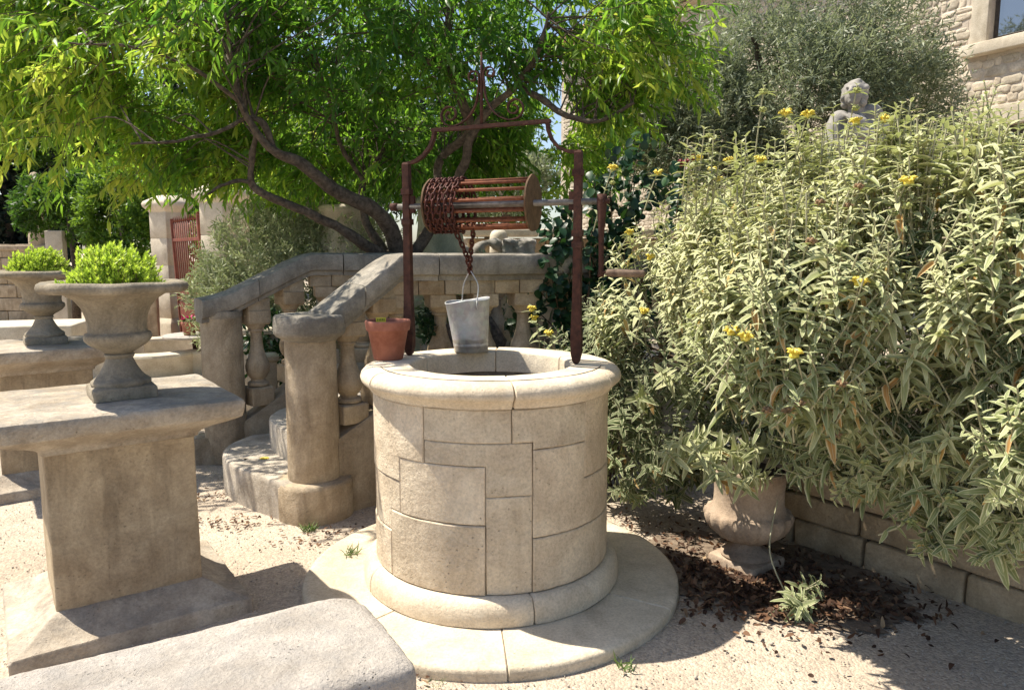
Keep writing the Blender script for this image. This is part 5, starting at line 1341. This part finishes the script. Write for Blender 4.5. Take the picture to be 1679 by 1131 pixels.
    for k in range(46):
        px = 1110 + 560 * RNG.random(); py = 232 - 40 * min(1, (px - 1110) / 300) + 45 * RNG.random() - 15; Y = surface(px, py + 50, 3.1); c = at(px, py, Y + .06)
        sage_shoot(lv, st, c - np.array([RNG.normal() * .03, 0, .26]), np.array([RNG.normal() * .1, RNG.normal() * .1, 1.0]), .26, 7, .075 + .02 * RNG.random(), .82)
    # the loose sprig hanging in front of the wall
    for k in range(5):
        c = at(1295 + k * 3, 990 - k * 6, 2.95); sage_shoot(lv, st, c + rv() * .02 - [0, 0, .05], unit(rv() * .6 + [0, -.5, .7]), .12, 6, .085, .62)
    st.add(spline([at(1295, 985, 2.95), at(1262, 905, 3.05), at(1275, 820, 3.2)], 5), .004, .003, 5)
    st.emit('stems', M['sage_stem'], t); wood.emit('woody_stems', M['brown_stem'], t)
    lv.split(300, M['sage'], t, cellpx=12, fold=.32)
make_sage()
def make_urn_sage():
    t = thing('potted_sage', (1.16, 3.42, .44), 'grey green sage plant spilling out of the small urn right of the well', 'plant'); lv = Leaves('sage'); st = Twigs()
    for px, py, Y, dx in ((1095, 748, 3.2, -.8), (1110, 735, 3.22, -.6), (1140, 722, 3.25, -.4), (1150, 718, 3.3, -.2), (1180, 735, 3.15, 0), (1205, 738, 3.15, .1), (1222, 726, 3.2, .2), (1235, 738, 3.15, .3), (1255, 728, 3.25, .5), (1165, 745, 3.15, -.2), (1195, 715, 3.4, 0), (1275, 745, 3.2, .6), (1130, 752, 3.2, -.5), (1215, 755, 3.12, .2), (1100, 742, 3.1, -.9), (1118, 728, 3.12, -.6), (1165, 760, 3.1, -.2), (1195, 780, 3.08, 0), (1230, 778, 3.1, .3), (1250, 782, 3.12, .5), (1175, 778, 3.08, -.2), (1215, 790, 3.09, .1), (1145, 740, 3.1, -.3)):
        c = at(px, py, Y); c = c - np.array([0, 0, .02]); b = np.array([1.16 + (c[0] - 1.16) * .35, 3.42 + (Y - 3.42) * .35, .45]); d = unit(np.array([dx, -.75, .42 if py < 758 else .1]) + rv() * .3)
        st.add(spline([b, (b + c) / 2 + [0, 0, .05], c - d * .05], 4), .004, .003, 4); sage_shoot(lv, st, c - d * .06, d, .09, 6, .080, .80, .1)
    st.emit('stems', M['sage_stem'], t); lv.split(120, M['sage'], t, fold=.32)
make_urn_sage()
# ---- dark round-leaved climber behind the right post
def make_climber():
    b = at(985, 560, 4.9); t = thing('dark_climber', (b[0], 4.9, 0), 'dark shrub with round glossy leaves between winch post and sage bush', 'shrub'); lv = Leaves('round'); st = Twigs()
    for px, py in ((1050, 235), (1015, 260), (1000, 300), (975, 300), (1040, 300), (985, 345), (930, 350), (915, 395), (960, 400), (1010, 380), (900, 430), (940, 460), (990, 470), (880, 470), (860, 490), (1030, 350), (905, 370), (1075, 300), (1000, 430), (965, 520), (850, 530), (1120, 330), (1110, 280)):
        c = at(px, py, 4.85 + RNG.normal() * .12); base = np.array([b[0] + RNG.normal() * .1, 4.62 + RNG.normal() * .04, .0]); m = (base + c) / 2 + np.array([.1 * RNG.normal(), .05, .1])
        P_ = spline([base, m, c], 7); st.add(P_, .007, .003, 5)
        for p in P_[6:]:
            for k in range(7):
                o = p + rv() * .05; lv.add(o, unit(rv() + [0, -.3, -.35]), unit(rv() * .5 + [-.2, -.5, .7]), .052 + .022 * RNG.random(), .042 + .016 * RNG.random(), float(np.clip(.45 + RNG.normal() * .25, 0, 1)), .2)
        for k in range(12):
            o = c + rv() * .08; lv.add(o, unit(rv() + [0, -.3, -.35]), unit(rv() * .5 + [-.2, -.5, .7]), .066, .054, float(np.clip(.5 + RNG.normal() * .25, 0, 1)), .2)
    st.emit('stems', M['brown_stem'], t); lv.split(200, M['darkleaf'], t, fold=.2)
    ro = at(1118, 268, 4.6); r_ = thing('rose', (ro[0], ro[1], 0), 'thin rose stem with dark red petals above the sage bush', 'rose')
    s2 = Twigs(); s2.add(spline([(ro[0] - .1, ro[1], 0), ro - [.06, 0, .9], ro - [.03, 0, .4], ro], 6), .005, .003, 5); s2.emit('stem', M['brown_stem'], r_, kind=None)
    fl = Leaves('round')
    for k in range(16): fl.add(ro + rv() * .012 + ([.06, 0, .03] if k > 10 else [0, 0, 0]), rv(), rv(), .04, .038, .5, .4)
    fl.emit('petals', M['rose'], r_)
make_climber()
# ---- urn plants
for c, lab in ((UC0, 'lime green bushy succulent growing in the nearest urn'), (UC1, 'lime green bushy succulent growing in the urn farther back')):
    t = thing('lime_plant', (c[0], c[1], 1.375), lab, 'plant', 'plants in the stone urns')
    lv = Leaves('tiny'); st = Twigs()
    for k in range(680):
        d = rv(); d[2] = abs(d[2]); rr = RNG.random() ** .4
        p = np.array([c[0], c[1], 1.375]) + d * np.array([.180, .180, .19]) * rr * (1 + .20 * clump(d * 3 + [c[0], 0, 0], 1.6)) + [0, 0, -.01]; dr = unit(d * .6 + [0, 0, .75] + rv() * .35)
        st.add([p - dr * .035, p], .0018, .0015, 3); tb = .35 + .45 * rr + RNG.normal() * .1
        for i in range(11):
            a = i * 2.4; s0 = unit(np.cross(dr, [.3, .5, .1])); s1 = np.cross(dr, s0); r_ = s0 * math.cos(a) + s1 * math.sin(a); f = i / 11
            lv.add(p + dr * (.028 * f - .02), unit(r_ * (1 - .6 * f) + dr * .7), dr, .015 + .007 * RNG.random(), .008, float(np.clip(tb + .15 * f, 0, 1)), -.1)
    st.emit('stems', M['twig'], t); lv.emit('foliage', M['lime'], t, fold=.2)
# ---- silver bush behind the rear balustrade
b = at(462, 430, 7.6); t = thing('silver_bush', (b[0], 7.6, 0), 'fine leaved silver green bush behind the rear handrail', 'bush')
leaf_cloud(t, [((float(b[0]) - .05, 7.65, 1.25), (.80, .5, .74), 2000), ((float(b[0]) + .65, 7.7, 1.25), (.65, .5, .74), 1300), ((float(b[0]) - .5, 7.55, .95), (.42, .4, .52), 700), ((float(b[0]) + .3, 7.5, .75), (.5, .4, .5), 400)], None, M['silver'], .054, 'tiny', .68, .5, 2.4, -.3, .25, 0, .7, M['sage_stem'], spray=8, spl=.16)
# ---- olive tree
def make_olive():
    b = at(1300, 300, 9.2); t = thing('olive_tree', (b[0], 9.2, .58), 'dense grey green olive tree in front of the stone house', 'tree')
    tb_ = [(float(b[0]), 9.2, .5), (float(b[0]) + .1, 9.2, 1.3), (float(b[0]) - .05, 9.25, 2.0), (float(b[0]) + .05, 9.3, 2.9)]
    build('trunk', (lambda VF: (rough(VF[0], .03, 5), VF[1]))(tube([tuple(p) for p in spline(tb_, 6)], np.interp(np.linspace(0, 1, 19), [0, 1], [.2, .12]), 12)), M['bark'], t)
    for dx, dz in ((-1.4, 3.6), (1.2, 3.8), (.3, 4.4), (-.6, 4.2), (1.6, 3.0), (-1.9, 3.0)):
        pts = spline([(float(b[0]), 9.25, 2.0), (float(b[0]) + dx * .5, 9.3, 2.0 + (dz - 2) * .6), (float(b[0]) + dx, 9.2, dz)], 6); build('limb', tube([tuple(p) for p in pts], np.linspace(.09, .02, len(pts)), 8), M['bark'], t)
    X = float(b[0])
    leaf_cloud(t, [((X + .1, 9.1, 3.35), (1.5, .95, .9), 3400), ((X + .95, 9.2, 3.3), (1.0, .8, 1.0), 2300), ((X - 1.15, 9.3, 3.15), (.95, .8, .85), 2000), ((X + .3, 9.4, 4.2), (1.5, .9, .8), 1700), ((X - 1.3, 9.2, 2.6), (.8, .6, .6), 1000), ((X + .2, 9.0, 2.75), (1.4, .6, .5), 1200), ((X - 1.6, 9.5, 3.6), (.7, .6, .6), 900), ((X - 1.9, 9.3, 2.95), (.6, .6, .6), 800)],
               None, M['olive'], .070, 'tiny', .62, .5, 1.6, -.2, .23, .1, .35, None, tint_z=.18, spray=7, spl=.2)
    # pale suckers and trunks of a second, thinner olive at left
    b2 = at(1030, 300, 11.0); t2 = thing('young_olive', (b2[0], 11.0, 1.6), 'thin pale young olive at the left corner of the stone house', 'tree')
    build('trunk', tube([(b2[0], 11.0, 1.6), (b2[0] + .05, 11, 2.2), (b2[0] - .05, 11, 2.9)], [.05, .04, .02], 8), M['bark_pale'], t2)
    leaf_cloud(t2, [((float(b2[0]) - .1, 11.0, 2.75), (.62, .5, .62), 500)], None, M['silver'], .05, 'tiny', .5, .8, 1.8, -.05, .2, .1, .4, M['twig'], spray=8, spl=.18)
make_olive()
# ---- far shrubs and trees
def far_tree(name, px, py, Y, rx, rz, mat, n, label, cat='tree', zb=0.0, size=.12, tint=.5, trunk=True, extra=(), thr=-.15, cl=1.0, group=None):
    c = at(px, py, Y); t = thing(name, (float(c[0]), Y, zb), label, cat, group)
    build('trunk', tube([(c[0], Y, zb - .05), (c[0] + .1, Y, (zb + c[2]) / 2), (c[0], Y, c[2])], [.05 + .05 * rx, .04 + .04 * rx, .03], 8), M['bark'], t)
    ells = [((float(c[0]), Y, float(c[2])), (rx, rx * .8, rz), n)] + [((float(c[0]) + dx, Y + dy, float(c[2]) + dz), (rx * k, rx * k * .8, rz * k), int(n * k * k)) for dx, dy, dz, k in extra]
    leaf_cloud(t, ells, None, mat, size, 'tiny', tint, .45, cl, thr, .45, .05, .3, None, tint_z=.2, spray=7, spl=size * 2.2)
far_tree('dark_conifer', 0, 260, 21, 1.7, 3.2, M['conifer'], 1300, 'tall nearly black conifer at the far left edge', 'tree', size=.2, extra=((.3, 0, -1.8, .7), (-.5, 0, 2.5, .7), (-2.5, 1, 0, .9)))
far_tree('dark_conifer', 60, 190, 24, 1.8, 3.4, M['conifer'], 1100, 'nearly black conifer behind the stone finial', 'tree', size=.22, extra=((1.0, 1, -2.0, .8), (-.8, 1, 2.4, .7)))
far_tree('dark_conifer', 330, 250, 26, 2.2, 2.6, M['conifer'], 1100, 'nearly black conifer far behind the left part of the peach tree', 'tree', size=.22, extra=((1.8, .5, -.8, .8), (-1.5, 0, .5, .8)))
far_tree('dark_conifer', 560, 210, 28, 2.6, 2.8, M['conifer'], 1200, 'nearly black conifer far behind the fork of the peach tree', 'tree', size=.24, extra=((2.6, .5, -.4, .9),))
for k_, (px_, Y_, lab_) in enumerate(((-260, 22, 'dark tree beyond the wall just outside the left edge'), (-620, 24, 'dark tree farthest left beyond the garden wall'))):
    far_tree('garden_tree', px_, 250, Y_, 2.6, 2.2, M['shrub'], 700, lab_, 'tree', size=.3, tint=.2)
far_tree('clipped_shrub', 110, 345, 14.2, .85, .62, M['shrub'], 1100, 'dark green rounded shrub behind the lime plants', 'shrub', size=.09, tint=.25)
far_tree('bright_shrub', 195, 345, 13.6, .7, .85, M['shrub'], 1100, 'bright green shrub left of the gate pillar', 'shrub', size=.08, tint=.65, extra=((.3, .2, -.6, .8),))
far_tree('garden_tree', 130, 250, 18, 1.3, 1.3, M['shrub'], 1300, 'dark green tree beyond the garden wall at left', 'tree', size=.13, tint=.2)
far_tree('garden_tree', 250, 260, 19, 1.7, 1.6, M['shrub'], 1500, 'green tree behind the left gate pillar', 'tree', size=.13, tint=.5)
far_tree('garden_tree', 420, 330, 16, 1.6, 1.3, M['shrub'], 1600, 'green tree filling the gap behind the wide gate pillar', 'tree', size=.12, tint=.4, extra=((1.2, .5, -.4, .8),))
far_tree('garden_tree', 560, 260, 22, 2.4, 1.7, M['shrub'], 1700, 'broad green tree far behind the peach tree limbs', 'tree', size=.16, tint=.3)
far_tree('garden_tree', 800, 270, 21, 2.2, 1.8, M['shrub'], 1700, 'broad green tree far behind the winch', 'tree', zb=1.6, size=.16, tint=.5)
far_tree('grey_bush', 820, 300, 12.2, .9, .55, M['olive'], 800, 'grey green bush behind the winch drum', 'bush', zb=1.6, size=.07, tint=.5)
far_tree('gate_bush', 355, 430, 14.5, .5, .9, M['shrub'], 500, 'green climber seen through the gap of the red gate', 'bush', size=.08, tint=.5)
far_tree('low_bush', 470, 560, 6.6, .35, .35, M['darkleaf'], 260, 'low dark plant behind the rear balusters', 'bush', size=.06, tint=.6)
far_tree('low_bush', 800, 520, 6.0, .55, .45, M['silver'], 420, 'low grey plant seen through the landing balusters', 'bush', zb=.6, size=.05, tint=.25)
far_tree('ivy_clump', 735, 530, 4.62, .10, .28, M['darkleaf'], 90, 'dark ivy hanging between the balusters left of the bucket', 'ivy', zb=.6, size=.05, tint=.35, cl=3)

# ================================================================== SMALL THINGS ON THE GROUND
def bare_soil():
    ring = []; n = 220
    for k in range(n):
        a = 2 * math.pi * k / n; c, q = math.cos(a), math.sin(a)
        r = 1 + .16 * mnoise.noise(Vector((c * 2.2, q * 2.2, 4))) + .12 * mnoise.noise(Vector((c * 7, q * 7, 1))) + .09 * mnoise.noise(Vector((c * 23, q * 23, 2)))
        ring.append((1.20 + .56 * r * c + .10 * q, 3.32 + .46 * r * q - .26 * r * c, .0035))
    V = [(1.20, 3.32, .011)] + ring; F = [(0, k + 1, (k + 1) % n + 1) for k in range(n)]
    tag(build('bare_soil', (V, F), M['bedsoil']), kind='structure')
M['bedsoil'] = simple('dry brown soil', (.13, .095, .068), (.27, .21, .155), 22, .95, 0, .9, .012)
bare_soil()
def scatter():
    lv = Leaves('round')
    for k in range(2600):
        r = RNG.random()
        if r < .55: x, y = RNG.normal(1.05, .22), RNG.normal(3.2, .24)
        elif r < .85: x, y = RNG.normal(1.4, .22), RNG.normal(2.98, .18)
        else: x, y = RNG.normal(.95, .5), RNG.normal(3.6, .5)
        if (x - WX) ** 2 + (y - WY) ** 2 < .89 ** 2 or (y < 2.86 and RNG.random() < .75): continue
        lv.add((x, y, .006 + .022 * RNG.random()), unit(rv() * [1, 1, .25]), unit(rv() * .5 + [0, 0, 1]), .018 + .024 * RNG.random(), .010 + .011 * RNG.random(), float(RNG.random() ** 1.6), .5 * RNG.normal())
    o = lv.emit('leaf_litter', M['litter'], None); tag(o, 'brown dry leaves lying under the sage bush', 'leaf litter')
    lv = Leaves('round')
    for k in range(260):
        c = ((-1.72, 3.98), (-1.5, 3.95), (-1.05, 3.72), (-1.9, 4.4), (-.9, 3.85), (-.3, 2.3))[k % 6]; x, y = RNG.normal(c[0], .12), RNG.normal(c[1], .07)
        lv.add((x, y, .008), unit(rv() * [1, 1, .2]), unit(rv() * .5 + [0, 0, 1]), .015 + .02 * RNG.random(), .012, float(RNG.random()), .3)
    o = lv.emit('fallen_leaves', M['litter'], None); tag(o, 'few dry leaf crumbs on the sandy ground by the stairs', 'leaf litter')
    # pebbles
    base = np.array([(1, 0, 0), (-1, 0, 0), (0, 1, 0), (0, -1, 0), (0, 0, 1), (0, 0, -1)], float); bf_ = np.array([(0, 2, 4), (2, 1, 4), (1, 3, 4), (3, 0, 4), (2, 0, 5), (1, 2, 5), (3, 1, 5), (0, 3, 5)])
    V, F, T, n = [], [], [], 0
    for k in range(9000):
        y = 1.7 + 3.2 * RNG.random() ** 1.5; x = (RNG.random() * 2 - 1) * (.75 * y + .2)
        if (x - WX) ** 2 + (y - WY) ** 2 < .875 ** 2: continue
        s = .0022 + .0034 * RNG.random() ** 2 + (.006 * RNG.random() if k % 60 == 0 else 0); V.append(base * s * (.7 + .6 * RNG.random(3)) @ np.array(Matrix.Rotation(RNG.random() * 6, 3, 'Z')) + [x, y, s * .2]); F.append(bf_ + n); n += 6
    o = build('gravel', (np.concatenate(V), np.concatenate(F)), M['pebble'], None); tag(o, 'fine pale gravel scattered over the sandy ground', 'gravel', kind='stuff')
M['pebble'] = stone('pebble', (.58, .52, .45), (.34, .30, .26), stain_amt=.3, bump=.2, grain=30)
scatter()
def weed(c, n, s, label, seed):
    t = thing('weed', c, label, 'weed', 'small weeds'); lv = Leaves('lance')
    for k in range(n):
        d = unit(rv() * [1, 1, .3] + [0, 0, .8]); lv.add(np.array(c) + rv() * [.03, .03, 0], d, rv(), s * (.5 + RNG.random()), s * .14, float(RNG.random()), .4)
    lv.emit('blades', M['weed'], t)
weed((-1.50, 3.42, .0), 40, .05, 'small green weed in the sand between pedestal and step', 1)
weed((-1.12, 3.86, .0), 60, .045, 'grassy weed at the foot of the round newel plinth', 2)
weed((-.79, 3.43, .05), 36, .045, 'tiny weed growing on the circular well step', 3)
weed((.42, 2.52, .0), 14, .06, 'thin sprig standing by the right edge of the well step', 4)
weed((-.27, 2.42, .0), 24, .02, 'small dark weed at the front edge of the well step', 5)
def yellow_flower():
    p = np.array([-1.565, 4.50, .226]); lv = Leaves('round')
    for k in range(12): a = k * .52; lv.add(p, unit((math.cos(a), math.sin(a), .2)), (0, 0, 1), .032, .018, .5, .2)
    o = lv.emit('fallen_blossom', M['yellow'], None, kind=None); tag(o, 'yellow blossom lying on the bottom stair', 'blossom')
yellow_flower()
